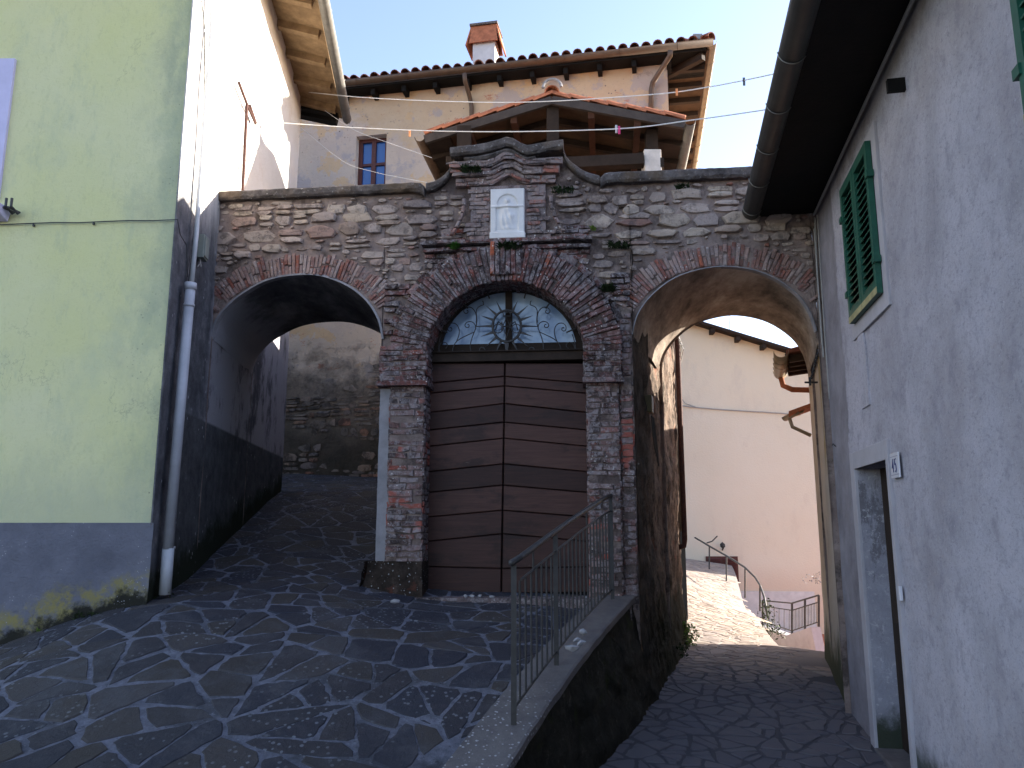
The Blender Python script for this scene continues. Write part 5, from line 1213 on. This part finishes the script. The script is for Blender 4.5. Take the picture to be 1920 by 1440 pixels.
# ------------------------------------------------------------------ upper cream house
mh = thing('upper_house', MW.P(0, 2.4), 'tall weathered cream house behind the gateway with dark tiled eave and red window', 'house')
m = MB(); UL = -11.5 if MW.t.x > 0 else 11.5
sgn = 1 if MW.t.x > 0 else -1
wu, wz = MW.px(668, 256); wu2, wz2 = MW.px(725, 256); wlo = 7.35
def mwall(u0, u1, z0, z1, k=.22):
    nu = max(1, int(abs(u1-u0)/k)); nz = max(1, int((z1-z0)/k))
    m.patch(lambda a, b: MW.P(u0+(u1-u0)*a, z0+(z1-z0)*b, (.045*noise.noise((u0*1.0+(u1-u0)*a*1.5, (z0+(z1-z0)*b)*1.5, 2)) if 0 < a < 1 and 0 < b < 1 else 0)), nu, nz)
mwall(-11.5, wu, 1.5, 9.95); mwall(wu2, 0, 1.5, 9.95); mwall(wu, wu2, wz, 9.95); mwall(wu, wu2, 1.5, wlo)
rubble(m, MW.P, -8.6 if sgn > 0 else 4.5, -4.6 if sgn > 0 else 8.6, 2.2, 6.0, lambda u, z: z < 5.6 and noise.noise((u*.9, z*.9, 5))+.5*noise.noise((u*3, z*3, 5)) > (z-4.1)*.40, (.07, .2), (.12, .4), .012, (.004, .022), 81, mi=1)
m.build('wall', [M['facade'], M['facaderubble']], mh)
m = MB(); SW = Plane(2.82, 13.11, 9.3); SW.n = SW.n if SW.n.x > 0 else -SW.n
m.patch(lambda a, b: SW.P(7*a, -1+10.95*b, 0), 20, 30); m.build('side_wall', M['facade'], mh)
m = MB(); WD = .16
for a_, b2 in (((wu, wlo), (wu, wz)), ((wu, wz), (wu2, wz)), ((wu2, wz), (wu2, wlo))):
    m.quad(MW.P(a_[0], a_[1], 0), MW.P(b2[0], b2[1], 0), MW.P(b2[0], b2[1], -WD-.05), MW.P(a_[0], a_[1], -WD-.05))
m.build('window_reveal', M['pillar'], mh)
m = MB(); hw_ = (wu2-wu)*sgn
def wb(a, b, z0, z1, d0, d1): m.wbox(MW, wu+(wu2-wu)*a, wu+(wu2-wu)*b, z0, z1, d0, d1)
for a, b in ((0, .13), (.43, .57), (.87, 1)): wb(a, b, wlo, wz, -WD-.04, -WD+.01)
H3 = wz-.07
for z in (wz-.07, wz-.56, wz-1.06): wb(0, 1, z-.0, z+.05 if z != wz-.07 else wz, -WD-.04, -WD+.008)
wf = m.build('window', M['redwood'], mh, label='red-brown two-leaf window with blue panes')
m = MB(); wb(0, 1, wlo, wz, -WD-.05, -WD-.03); m.build('pane', M['pane'], wf)
# eaves
E0 = at_y(622, 155, 1); 
er = at_z(1335, 75, 10.0); el = at_z(622, 155, 10.0)
et = (er-el).normalized(); en = Vector((et.y, -et.x, 0)); en = en if en.y < 0 else -en
def EP(s, z, d): return er-et*s+en*d+Vector((0, 0, z-10))   # s metres left of the corner, d outwards from the gutter lip
L = 9.5; wallb = -(MW.P(0, 0, 0)-er).dot(en)
OVm = .62
m = MB(); m.hexa([EP(L, 9.86, -.05), EP(0.1, 9.86, -.05), EP(.1, 9.86, -OVm-.3), EP(L, 9.86, -OVm-.3), EP(L, 9.90, -.05), EP(.1, 9.90, -.05), EP(.1, 9.90, -OVm-.3), EP(L, 9.90, -OVm-.3)])
m.build('eave_boarding', M['vdark'], mh)
for k in range(15):
    s_ = .75+k*.62
    m = MB(); m.bar(EP(s_, 9.80, -OVm-.1), EP(s_, 9.80, -.12), .08, .12); m.build('rafter', M['vdark'], mh)
m = MB(); sdir = (at_z(1300, 315, 10.0)-er).normalized(); so = Vector((-sdir.y, sdir.x, 0)); so = so if so.x < 0 else -so
def SP(s, z, d): return er+sdir*s+so*d+Vector((0, 0, z-10))
m.hexa([SP(.1, 9.86, .05), SP(8, 9.86, .05), SP(8, 9.86, .8), SP(.1, 9.86, .8), SP(.1, 9.9, .05), SP(8, 9.9, .05), SP(8, 9.9, .8), SP(.1, 9.9, .8)]); m.build('side_eave_boarding', M['warmwood'], mh)
for k in range(12):
    m = MB(); m.bar(SP(.55+k*.55, 9.81, .72), SP(.55+k*.55, 9.81, .1), .09, .10); m.build('rafter', M['darkwood'], mh)
m = MB(); m.bar(EP(.15, 9.80, -.15), EP(1.0, 9.80, -.8), .10, .14); m.build('hip_rafter', M['darkwood'], mh)
m = MB(); m.half(EP(L, 9.98, 0), EP(-.02, 9.98, 0), .085, Vector((0, 0, 1)), 10, .006, False)
for k in range(9): m.tube([EP(.6+k, 9.98, 0)+en*cos(t)*.09-Vector((0, 0, abs(sin(t))*.09)) for t in [PI*i/8 for i in range(9)]], .005, 4)
m.build('gutter', M['coppergut'], mh, smooth=True, label='front gutter')
m = MB(); m.half(SP(0, 9.98, 0), SP(8, 9.98, 0), .085, Vector((0, 0, 1)), 10, .006, False)
for k in range(8): m.tube([SP(.6+k*.8, 9.98, 0)-so*cos(t)*.09-Vector((0, 0, abs(sin(t))*.09)) for t in [PI*i/8 for i in range(9)]], .005, 4)
m.build('gutter', M['palegut'], mh, smooth=True, label='sunlit side gutter')
# tiles
m = MB(); sl = .34
for k in range(46):
    s_ = .12+k*.205
    a = EP(s_, 10.04+rnd(-.012, .012), -.02+rnd(-.015, .015)); run = min(3.2, 0.2+s_*1.0)
    for q in range(max(1, int(run/.4))):
        p0 = a-en*(.4*q)+Vector((0, 0, .4*q*sl+.01*q*0)); p1 = p0-en*.46+Vector((0, 0, .46*sl+.0)); m.half(p0, p1, .088, Vector((0, 0, 1)), 6, .014, True)
m.hexa([EP(L, 9.92, -.03), EP(.05, 9.92, -.03), EP(3.2, 11.0, -3.2), EP(L, 11.0, -3.2), EP(L, 9.98, -.03), EP(.05, 9.98, -.03), EP(3.2, 11.06, -3.2), EP(L, 11.06, -3.2)])
m.build('roof', M['tile'], mh, label='dark curved clay tiles')
m = MB(); 
m.hexa([SP(0.05, 9.92, .03), SP(8, 9.92, .03), SP(8, 11.0, 3.2), SP(3.2, 11.0, 3.2), SP(0.05, 9.98, .03), SP(8, 9.98, .03), SP(8, 11.06, 3.2), SP(3.2, 11.06, 3.2)])
h0, h1 = EP(.0, 10.08, -.05), EP(3.2, 11.15, -3.2)
for q in range(9): m.half(h0+(h1-h0)*q/9, h0+(h1-h0)*(q+1.15)/9, .10, Vector((0, 0, 1)), 6, .015, True)
for k in range(38):
    s_ = .3+k*.205; m.half(SP(s_, 10.04, .02), SP(s_, 10.04+.5*sl*1.0, .52), .088, Vector((0, 0, 1)), 6, .014, True)
m.build('hip_roof', M['tile'], mh)
m = MB(); c_ = EP(.25, 10.17, -.2); m.box(c_, .16, .2, .1); m.build('hip_end_stone', M['frag'], mh)
# downpipes
m = MB(); a = at_y(870, 135, 13.35); 
def mp(x, y, d): u, z = MW.px(x, y, d); return MW.P(u, z, d)
m.tube([mp(871, 138, .52), mp(872, 152, .5), mp(881, 183, .10), mp(884, 200, .08), mp(884, 235, .08)], .042, 8); m.build('downpipe', M['coppergut'], mh, smooth=True, label='left copper downpipe')
m = MB(); m.tube([mp(1257, 95, .52), mp(1256, 105, .5), mp(1224, 155, .1), mp(1221, 170, .08), mp(1220, 225, .08)], .048, 8); m.build('downpipe', M['coppergut'], mh, smooth=True, label='right bent copper downpipe')
# chimney
cy = 15.4
def cp(x, y): return at_y(x, y, cy)
m = MB(); a, b = cp(884, 118), cp(928, 72); wd = .46
x0, x1 = cp(884, 100).x, cp(941, 100).x-.16; zb_, zt_ = cp(900, 130).z-.6, cp(900, 72).z
tilt = R(-10.9); ct, st = cos(tilt), sin(tilt); X_ = Vector((ct, st, 0)); Y_ = Vector((-st, ct, 0)); cc = Vector(((x0+x1)/2+.06, cy+.25, 0))
chm = MB(); chm.box(cc+Vector((0, 0, (zb_+zt_)/2)), x1-x0-.0, .46, zt_-zb_, (X_, Y_, Vector((0, 0, 1)))); chh = chm.build('chimney', M['chimney'], mh, bevel=.01, label='white rendered chimney with terracotta cap')
m = MB(); Zc = Vector((0, 0, 1)); hwx = (x1-x0)/2+.07; zt2 = cp(900, 45).z
for sgx in (-1, 1):
    q = [cc+Y_*(-.30)*sgx*1+X_*(-hwx)+Zc*(zt_-.10), cc+Y_*(-.30)*sgx+X_*hwx+Zc*(zt_-.10), cc+Y_*(-.25)*sgx+X_*(hwx-.05)+Zc*(zt2-.03), cc+Y_*(-.25)*sgx+X_*(-hwx+.05)+Zc*(zt2-.03)]
    m.prism(q, Y_*.03*sgx)
for sgx in (-1, 1):
    q = [cc+X_*(hwx+.05)*sgx+Y_*(-.3)+Zc*(zt_-.14), cc+X_*(hwx+.05)*sgx+Y_*.3+Zc*(zt_-.14), cc+X_*(hwx-.06)*sgx+Y_*.25+Zc*(zt2-.02), cc+X_*(hwx-.06)*sgx+Y_*(-.25)+Zc*(zt2-.02)]
    m.prism(q, X_*.03*sgx)
m.build('chimney_cap', M['terra'], chh)
m = MB(); m.box(cc+Zc*(zt2), hwx*2-.02, .58, .05, (X_, Y_, Zc)); m.box(cc+Zc*(zt2+.05)+X_*.06, hwx*1.4, .4, .04, (X_, Y_, Zc)); m.build('chimney_slab', M['coping'], chh)
# ------------------------------------------------------------------ portico behind the crown of the gate
pr = thing('tiled_portico', (.57, 10.5, 2.1), 'open timber portico with gabled terracotta roof rising behind the gateway crown', 'portico')
pR = at_y(1283, 226, 10.2); pL = at_y(797, 256, 10.64); pA = at_y(1035, 182, 10.42)
zE = (pR.z+pL.z)/2; pR.z = pL.z = zE
gx = (pR-pL).normalized(); gy = Vector((-gx.y, gx.x, 0)); DEP = 3.2
m = MB()
for e, o in ((pL, 1), (pR, -1)):
    th = Vector((0, 0, -.05)); m.hexa([e+th, pA+th, pA+th+gy*DEP, e+th+gy*DEP, e+th*.2, pA+th*.2, pA+th*.2+gy*DEP, e+th*.2+gy*DEP])
m.build('roof_boarding', M['warmwood'], pr)
m = MB()
for e in (pL, pR):
    n_ = 7; dv = (pA-e)
    for r_ in range(16):
        for q in range(n_):
            p0 = e+dv*(q/n_)+gy*(.06+r_*.2)+Vector((0, 0, .015+.006*q*0)); p1 = e+dv*((q+1.12)/n_)+gy*(.06+r_*.2)+Vector((0, 0, .05)); m.half(p0, p1, .095, Vector((0, 0, 1)), 6, .018, True)
for q in range(9): m.half(pA+gy*(q*.36-.03)+Vector((0, 0, .06)), pA+gy*(q*.36+.38)+Vector((0, 0, .09)), .11, Vector((0, 0, 1)), 6, .016, True)
m.build('roof_tiles', M['terra'], pr)
m = MB(); cR = pA+Vector((0, -.05, .12)); m.tube([cR+gx*.13*cos(t)+Vector((0, 0, .13*sin(t))) for t in [PI*i/10 for i in range(11)]], .022, 6); m.build('ridge_end_tile', M['frag'], pr)
m = MB()
for e in (pL, pR): m.bar(e+Vector((0, -.02, -.07)), pA+Vector((0, -.02, -.07)), .06, .12)
m.build('verge_beam', M['greybeam'], pr)
zB = at_y(1150, 300, 10.35).z
m = MB(); m.bar(pL+gx*.45+Vector((0, .1, zB-zE)), pR-gx*.56+Vector((0, .1, zB-zE)), .16, .16); m.build('tie_beam', M['darkwood'], pr)
def post(px, ztop_off, nm, w_=.17):
    p = at_y(px, 260, 10.45); m = MB(); t = min(1, (p-pL).dot(gx)/((pA-pL).dot(gx))); 
    if (p-pA).dot(gx) > 0: t = (pR-p).dot(gx)/((pR-pA).dot(gx))
    zt__ = zE+(pA.z-zE)*t-.1; m.box(Vector((p.x, p.y+.08, (zt__+zB-.4)/2)), w_, w_, zt__-(zB-.4)); m.build(nm, M['darkwood'], pr)
post(1037, 0, 'king_post')
for xx in (1223,): post(xx, 0, 'corner_post', .16)
for xx, nm in ((870, 'corner_post'),): post(xx, 0, nm, .2)
for k in range(5):
    m = MB(); f_ = gy*(.5+k*.6)
    for e in (pL, pR): m.bar(e+f_+Vector((0, 0, -.10)), pA+f_+Vector((0, 0, -.10)), .08, .09)
    m.build('rafter_pair', M['darkwood'], pr)
for t in (.35, .7):
    for e in (pL, pR): m = MB(); m.bar(e+(pA-e)*t+Vector((0, 0, -.17)), e+(pA-e)*t+gy*DEP+Vector((0, 0, -.17)), .09, .1); m.build('purlin', M['purlinwood'], pr)
# pillars: white masonry
for xx, lab in ((1224, 'white pillar'),):
    m = MB(); p = at_y(xx, 300, 10.35); zt__ = at_y(xx, 280, 10.35).z if xx > 1000 else at_y(xx, 275, 10.5).z
    m.box(Vector((p.x, p.y+.12, (zt__+2.2)/2)), .24 if xx > 1000 else .2, .26, zt__-2.2); m.build('pillar', M['pillar'], pr, bevel=.01)
m = MB(); m.box(pA+gy*(DEP-.1)+Vector((0, 0, -2.6)), (pR-pL).length-.5, .1, 4.6, (gx, gy, Vector((0, 0, 1)))); m.build('rear_wall', M['black'], pr)
m = MB(); m.box(pR-gx*.35+gy*1.6+Vector((0, 0, -.55)), .12, 3.0, .14, (gx, gy, Vector((0, 0, 1)))); m.build('wall_plate', M['darkwood'], pr); m = MB(); m.box(pL+gx*.35+gy*1.6+Vector((0, 0, -.35)), .12, 3.0, .14, (gx, gy, Vector((0, 0, 1)))); m.build('wall_plate', M['darkwood'], pr)
for e, sg in ((pL, -1), (pR, 1)):
    m = MB(); m.half(e+gx*sg*.08+Vector((0, 0, .0)), e+gx*sg*.08+gy*DEP+Vector((0, 0, -.04)), .08, Vector((0, 0, 1)), 8, .006, False)
    m.build('gutter', M['zinc'] if sg > 0 else M['coppergut'], pr, smooth=True)
    m = MB(); m.hexa([e+Vector((0, 0, -.06)), e+gy*DEP+Vector((0, 0, -.06)), e-gx*sg*.35+gy*DEP+Vector((0, 0, -.02)), e-gx*sg*.35+Vector((0, 0, -.02)), e+Vector((0, 0, -.03)), e+gy*DEP+Vector((0, 0, -.03)), e-gx*sg*.35+gy*DEP+Vector((0, 0, .06)), e-gx*sg*.35+Vector((0, 0, .06))]); m.build('side_eave', M['darkwood'], pr)

# ------------------------------------------------------------------ far beige house
bh = thing('beige_house', HW.P(0, -2), 'plain beige house with brown shutter closing the end of the lane', 'house')
def hp(x, y, d=0): return HW.px(x, y, d)
ea, eb = hp(1262, 598), hp(1482, 665); slp = (eb[1]-ea[1])/(eb[0]-ea[0])
lf, rg = ea[0]-4.5, eb[0]+5
def ez(u): return ea[1]+slp*(u-ea[0])
m = MB(); 
m.patch(lambda a, b: HW.P(lf+(rg-lf)*a, -3.3+(ez(lf+(rg-lf)*a)+3.3)*b), 24, 24)
m.build('wall', M['beige'], bh)
m = MB(); q = [HW.P(lf, ez(lf), .45), HW.P(rg, ez(rg), .45), HW.P(rg, ez(rg), -8), HW.P(lf, ez(lf), -8)]
m.hexa(q+[p+Vector((0, 0, .10)) for p in q]); m.build('roof', M['darkwood'], bh)
for k in range(14):
    u = ea[0]-3+k*.86; m = MB(); m.bar(HW.P(u, ez(u)-.09, -.05), HW.P(u, ez(u)-.09, .4), .14, .16); m.build('purlin_end', M['darkwood'], bh)
s0, s1 = hp(1323, 1043), hp(1386, 1108)
m = MB(); m.wbox(HW, s0[0], s1[0], s1[1]-.4, s0[1], -.02, .04)
for k in range(28):
    z = s1[1]-.36+k*.06
    if z > s0[1]-.08: break
    for a, b in ((.06, .46), (.54, .94)):
        u0, u1 = s0[0]+(s1[0]-s0[0])*a, s0[0]+(s1[0]-s0[0])*b
        m.hexa([HW.P(u0, z, .04), HW.P(u1, z, .04), HW.P(u1, z-.01, .075), HW.P(u0, z-.01, .075), HW.P(u0, z+.045, .04), HW.P(u1, z+.045, .04), HW.P(u1, z+.0, .08), HW.P(u0, z+.0, .08)])
m.build('shutter', M['redwood'], bh, label='brown louvred shutter low on the beige wall')
m = MB(); p = hp(1354, 1024); m.tube([HW.P(p[0], p[1]-.12, .02), HW.P(p[0], p[1]-.06, .16), HW.P(p[0]-.03, p[1]+.02, .2)], .03, 6); m.blob(HW.P(p[0]-.03, p[1]+.03, .22), .10, (1, 1, 1.1), jit=.04); m.build('wall_lamp', M['iron'], bh)
m = MB(); pts = [hp(1270, 760), hp(1300, 764), hp(1360, 769), hp(1430, 773), hp(1500, 778)]; m.tube([HW.P(u, z, .05) for u, z in pts], .02, 4)
pts = [hp(1270, 740), hp(1285, 757), hp(1305, 764)]; m.tube([HW.P(u, z, .05) for u, z in pts], .014, 4); m.build('facade_cable', M['palecable'], bh)
m = MB(); p = hp(1392, 585); m.tube([HW.P(p[0], p[1]-1.6, -2), HW.P(p[0], p[1]+.6, -2)], .02, 4); m.build('aerial', M['iron'], bh)
# lower terrace and stairs zone beyond the lane edge
m = MB(); m.quad((4, 11, -1.9), (14, 11, -1.9), (14, 27.2, -1.9), (4, 27.2, -1.9)); tag(m.build('lower_court', M['terra']), 'terracotta court below the lane edge', None, None, 'structure')
ct = thing('court_wall', at_y(1485, 1190, 21), 'low white wall and kerb of the sunken court', 'wall')
m = MB(); k0, k1, k2 = at_y(1430, 1172, 23.5), at_y(1485, 1192, 21.5), at_y(1535, 1175, 20.2)
for a, b in ((k0, k1), (k1, k2)): m.bar(a+Vector((0, 0, -.5)), b+Vector((0, 0, -.5)), .25, 1.0)
m.build('kerb', M['trim'], ct)
m = MB(); m.box(HW.P(.5, -1.2, .08)+Vector((1.6, 0, 0)), 6, .1, 1.3); m.build('white_base', M['chimney'], ct)
fr = thing('court_railing', k1, 'black iron railing around the sunken court at the lane end', 'railing')
rt0, rt1, rt2 = at_y(1430, 1126, 23.5), at_y(1485, 1131, 21.5), at_y(1535, 1116, 20.2)
for a, b, ab, bb, nbar in ((rt0, rt1, k0, k1, 6), (rt1, rt2, k1, k2, 18)):
    m = MB(); m.bar(a, b, .035, .035); m.build('top_rail', M['iron'], fr)
    for f_, nm in ((.22, 'middle_rail'), (.85, 'lower_rail')):
        m = MB(); m.bar(a+(ab-a)*f_, b+(bb-b)*f_, .025, .025); m.build(nm, M['iron'], fr)
    for k in range(nbar):
        t = (k+.5)/nbar; p = a+(b-a)*t; q = ab+(bb-ab)*t; m = MB(); m.tube([p+(q-p)*.22, p+(q-p)*.85], .009, 4); m.build('baluster', M['iron'], fr)
for a, b in ((rt1, k1), (rt0, k0), (rt2, k2), ((rt1+rt2)/2, (k1+k2)/2)):
    m = MB(); m.bar(a, b, .045, .045, Vector((0, 1, 0))); m.build('post', M['iron'], fr)
# handrail on the lane edge
hr = thing('lane_handrail', (6, 21, 0), 'curved single-tube handrail on thin posts along the sunlit lane edge', 'handrail')
PX = [((1303, 1008), None, 25.5), ((1330, 1024), (1330, 1072), 24.3), ((1362, 1042), (1362, 1092), 22.6), ((1397, 1064), (1397, 1115), 20.6), ((1416, 1083), None, 19.6), ((1425, 1097), (1425, 1140), 19.0), ((1433, 1120), None, 18.2), ((1440, 1160), None, 17.2)]
m = MB(); hpts = [at_y(p[0], p[1], Y) for p, _, Y in PX]; m.tube(hpts, .026, 6); m.build('handrail', M['railpaint'], hr, smooth=True)
m = MB(); m.tube([at_y(1325, 1018, 24.6), at_y(1335, 1015, 24.6), at_y(1345, 1005, 24.6)], .02, 5); m.build('bent_end', M['railpaint'], hr)
for p, q, Y in PX:
    if q: m = MB(); m.tube([at_y(p[0], p[1], Y), at_y(q[0], q[1]+6, Y)], .022, 6); m.build('post', M['railpaint'], hr)

# ------------------------------------------------------------------ clotheslines and pegs
def rope(pts_px, ys, lab, nm='clothesline', r=.006, sag=0, mat='rope'):
    P_ = [at_y(x, y, Y) for (x, y), Y in zip(pts_px, ys)]
    out = []
    for i in range(len(P_)-1):
        a = P_[max(0, i-1)]; b = P_[i]; c_ = P_[i+1]; d_ = P_[min(len(P_)-1, i+2)]
        for k in range(8):
            t = k/8; out.append(.5*((2*b)+(c_-a)*t+(2*a-5*b+4*c_-d_)*t*t+(3*b-a-3*c_+d_)*t**3))
    out.append(P_[-1]); m = MB(); m.tube(out, r, 5); o = m.build(nm, M[mat]); tag(o, lab, 'clothesline', 'clotheslines over the gateway'); return out
rope([(562, 171), (700, 184), (950, 192), (1200, 179), (1330, 163), (1500, 128), (1600, 105)], [11.5, 10.7, 9.2, 7.8, 7.1, 6.1, 5.6], 'upper white clothesline strung from the left eave to the right roof')
rope([(523, 230), (700, 241), (900, 247), (1150, 242), (1300, 225), (1460, 202), (1600, 178)], [10.3, 9.5, 8.6, 7.5, 6.9, 6.2, 5.7], 'lower white clothesline carrying the pink peg')
rope([(606, 205), (665, 244), (730, 268), (810, 296)], [11.7, 11.4, 11.0, 10.6], 'thin diagonal cord from the left eave down past the red window', r=.0035)
rope([(560, 235), (640, 300), (700, 322), (800, 342)], [11.7, 11.2, 10.8, 10.2], 'thinnest low cord crossing below the red window', r=.003)
def peg(px, py, Y, mat, lab, h=.075, tilt=0):
    m = MB(); c_ = at_y(px, py, Y)
    for s_ in (-1, 1): m.hexa([c_+Vector((s_*.006+dx, dy, z)) for z in (-h/2, h/2) for dx, dy in ((-.004, -.005), (.004, -.005), (.004, .005), (-.004, .005))])
    m.tube([c_+Vector((-.012, 0, .008)), c_+Vector((.012, 0, .008))], .004, 5)
    o = m.build('clothes_peg', mat); tag(o, lab, 'clothes peg', 'pegs on the clotheslines'); return o
peg(1161, 244, 7.4, M['pink'], 'bright pink peg on the lower line', .085); peg(1155.5, 242, 7.45, M['whitepeg'], 'white peg touching the pink peg', .085)
peg(1269, 173, 7.4, M['orangepeg'], 'orange peg on the upper line against the eave', .075); peg(1395, 153, 6.7, M['railpaint'], 'dull peg on the upper line against the sky', .08)
peg(768, 250, 9.2, M['orangepeg'], 'pale orange peg on the lower line near the red window', .09)

# ------------------------------------------------------------------ plants and loose stones
def tuft(c, n_, L, mat, name, lab, cat='weed', spread=1.0, droop=.4, wd=.006, grp='weeds growing from the masonry', base=.03, out=None):
    m = MB(); c = Vector(c); out = out or W.n
    for i in range(n_):
        a = rnd(0, 2*PI); el = rnd(.2, 1.3); l = L*rnd(.5, 1.15)
        d = Vector((cos(a)*cos(el)*spread, sin(a)*cos(el)*spread, sin(el)))
        if d.dot(out) < 0: d = d-out*2*d.dot(out)
        p = c+Vector((rnd(-1, 1)*base, 0, rnd(-.3, .3)*base)); s_ = d.cross(Vector((0, 0, 1)))
        if s_.length < .01: s_ = Vector((1, 0, 0))
        s_ = s_.normalized()*wd*rnd(.6, 1.6)
        p1 = p+d*l*.5; p2 = p+d*l+Vector((0, 0, -droop*l*rnd(.3, 1)))
        m.add([p-s_*.6, p+s_*.6, p1-s_, p1+s_, p2], [(0, 1, 3, 2), (2, 3, 4)])
    o = m.build(name, mat, recalc=False); return tag(o, lab, cat, grp)
def wp(x, y, d): u, z = upx(x, y, d); return W.P(u, z, d)
tuft(wp(852, 466, .10), 110, .085, M['leaf'], 'weed', 'bright green tuft on the cornice left of the plaque', wd=.008)
tuft(wp(955, 464, .13), 160, .075, M['darkleaf'], 'weed', 'dark dry clump in front of the plaque foot', base=.10, spread=1.2)
tuft(wp(884, 320, .14), 170, .075, M['darkleaf'], 'weed', 'dull moss tuft under the left end of the crowning moulding', base=.09)
tuft(wp(1140, 545, .05), 120, .10, M['darkleaf'], 'weed', 'dark tuft between the gate arch and the right arch', base=.05)
tuft(wp(1160, 462, .03), 120, .07, M['darkleaf'], 'weed', 'dark moss tuft right of the cornice end', base=.10)
tuft(wp(1112, 432, .03), 26, .07, M['paleleaf'], 'weed', 'small yellow-green grass tuft above the right end of the cornice', base=.02)
tuft(wp(1055, 358, .05), 130, .05, M['darkleaf'], 'weed', 'mossy clump below the right curved coping', base=.10)
tuft(wp(1280, 352, .03), 70, .05, M['darkleaf'], 'weed', 'small dark tuft under the right flat coping', base=.07)
def leafy(c, n_, rad, mat, lab, hgt, leaf=.02):
    m = MB(); c = Vector(c)
    for i in range(n_):
        a = rnd(0, 6.28); rr = rad*math.sqrt(random.random()); z = rnd(0, 1)**.8*hgt*(1-.4*rr/rad); p = c+Vector((rr*cos(a), rr*sin(a), z)); u = Vector((rnd(-1, 1), rnd(-1, 1), rnd(-.6, 1))).normalized(); v = u.cross(Vector((rnd(-1, 1), rnd(-1, 1), rnd(-1, 1)))).normalized(); s_ = leaf*rnd(.6, 1.3)
        m.add([p-u*s_, p+v*s_*.5, p+u*s_, p-v*s_*.5], [(0, 1, 2, 3)])
    for i in range(6): m.tube([c+Vector((rnd(-.03, .03), rnd(-.03, .03), 0)), c+Vector((rnd(-1, 1)*rad*.6, rnd(-1, 1)*rad*.6, hgt*.8))], .004, 4)
    return tag(m.build('bush', mat, recalc=False), lab, 'bush')
leafy(at_z(1287, 1212, .12), 260, .16, M['paleleaf'], 'sunlit leafy bush at the foot of the rough wall in the lane', .34, .024)
leafy(at_z(1268, 1236, .12), 160, .14, M['darkleaf'], 'dark leafy clump beside the sunlit bush', .22, .02)
leafy(at_y(1437, 1150, 17.2)+Vector((0, 0, -.45)), 120, .22, M['darkleaf'], 'sparse dark climber at the lower end of the lane handrail', .9, .035)
leafy(at_y(1530, 1085, 16)+Vector((0, 0, -.1)), 50, .28, M['frag'], 'pale bare twigs sticking out beside the cream wall', .25, .03)
leafy(at_y(1445, 1195, 13.5), 90, .25, M['darkleaf'], 'low dark plants just beyond the lane edge', .25, .03)
# moss strips
for (x, y, zz, lab, mt, n_, L_, bs) in [(340, 1098, None, 'green grass tuft at the foot of the side wall behind the grey downpipe', 'leaf', 70, .07, .05), (655, 1093, None, 'small green moss tuft beside the pier foot in the left passage', 'leaf', 60, .045, .04),
        (262, 1128, None, 'dark moss tuft at the right end of the green house foot', 'darkleaf', 120, .05, .09), (60, 1198, None, 'mixed moss and grass at the left foot of the green house', 'paleleaf', 90, .045, .10), (160, 1160, None, 'low moss fringe midway along the green house foot', 'darkleaf', 120, .045, .12)]:
    p = at_y(x, y, 6.25)
    for it in range(10): p = at_z(x, y, zt(p.x, min(6.22, p.y)) if x < 300 else zt(p.x, p.y))
    if x < 300: p.y = 6.22
    tuft(p, n_, L_, M[mt], 'weed', lab, base=bs, out=Vector((.2, -1, 0)).normalized(), grp='moss and grass at the wall feet')
tuft((-2.86, 6.45, zt(-2.86, 6.45)), 160, .06, M['darkleaf'], 'weed', 'dark moss at the foot of the grey downpipe', base=.18, out=Vector((1, -1, 0)).normalized())
def chip(c, r_, lab, grp, flat=.45, mat='frag'):
    m = MB(); r_ *= .68; m.blob(c+Vector((0, 0, r_*.3)), r_, (1, .7, flat), jit=.35); tag(m.build('stone_chip', M[mat]), lab, 'stone chip', grp)
for (x, y), r_, lab in [((1094, 1188), .042, 'pale chip highest on the concrete coping behind the railing'), ((1083, 1203), .036, 'narrow chip second down on the concrete coping'), ((1090, 1210), .040, 'chip third down on the concrete coping, nearest the outer edge'), ((1074, 1220), .05, 'largest pale chip on the concrete coping beside the middle post')]:
    p = at_y(x, y, 5.6)
    for it in range(12): Y = p.y; zz = ptop(Y); p = at_z(x, y, zz)
    chip(p, r_, lab, 'stone chips on the coping')
for (x, y), r_, lab in [((666, 1086), .035, 'left chip of the three beside the pier foot'), ((676, 1088), .034, 'right chip of the three beside the pier foot'), ((673, 1081), .038, 'upper flat chip beside the pier foot'), ((671, 1098), .045, 'broad pale chip in front of the other chips at the pier foot'),
                         ((697, 1107), .035, 'thin chip lying below the pier foot'), ((740, 1130), .055, 'pale lump against the left end of the threshold'), ((770, 1113), .045, 'flat chip at the left corner of the wooden gate')]:
    p = at_y(x, y, 6.9)
    for it in range(12): p = at_z(x, y, zt(p.x, p.y)+.01)
    chip(p, r_, lab, 'stone chips at the pier foot')
for i, (x, lab) in enumerate([(873, 'leftmost white chip on the step under the left door leaf'), (884, 'middle white chip on the step under the left door leaf'), (898, 'third white chip on the step under the left door leaf'), (922, 'small white chip on the step near the door joint'), (1040, 'white chip on the step behind the railing'), (1098, 'rightmost white chip on the step by the right pier')]):
    u = upx(x, 1122, .1)[0]; chip(W.P(u, .972, .04+.05*rnd(0, 1)), rnd(.025, .045), lab, 'white chips on the gate step', .6)
# hillside trees not visible; sky comes from the world
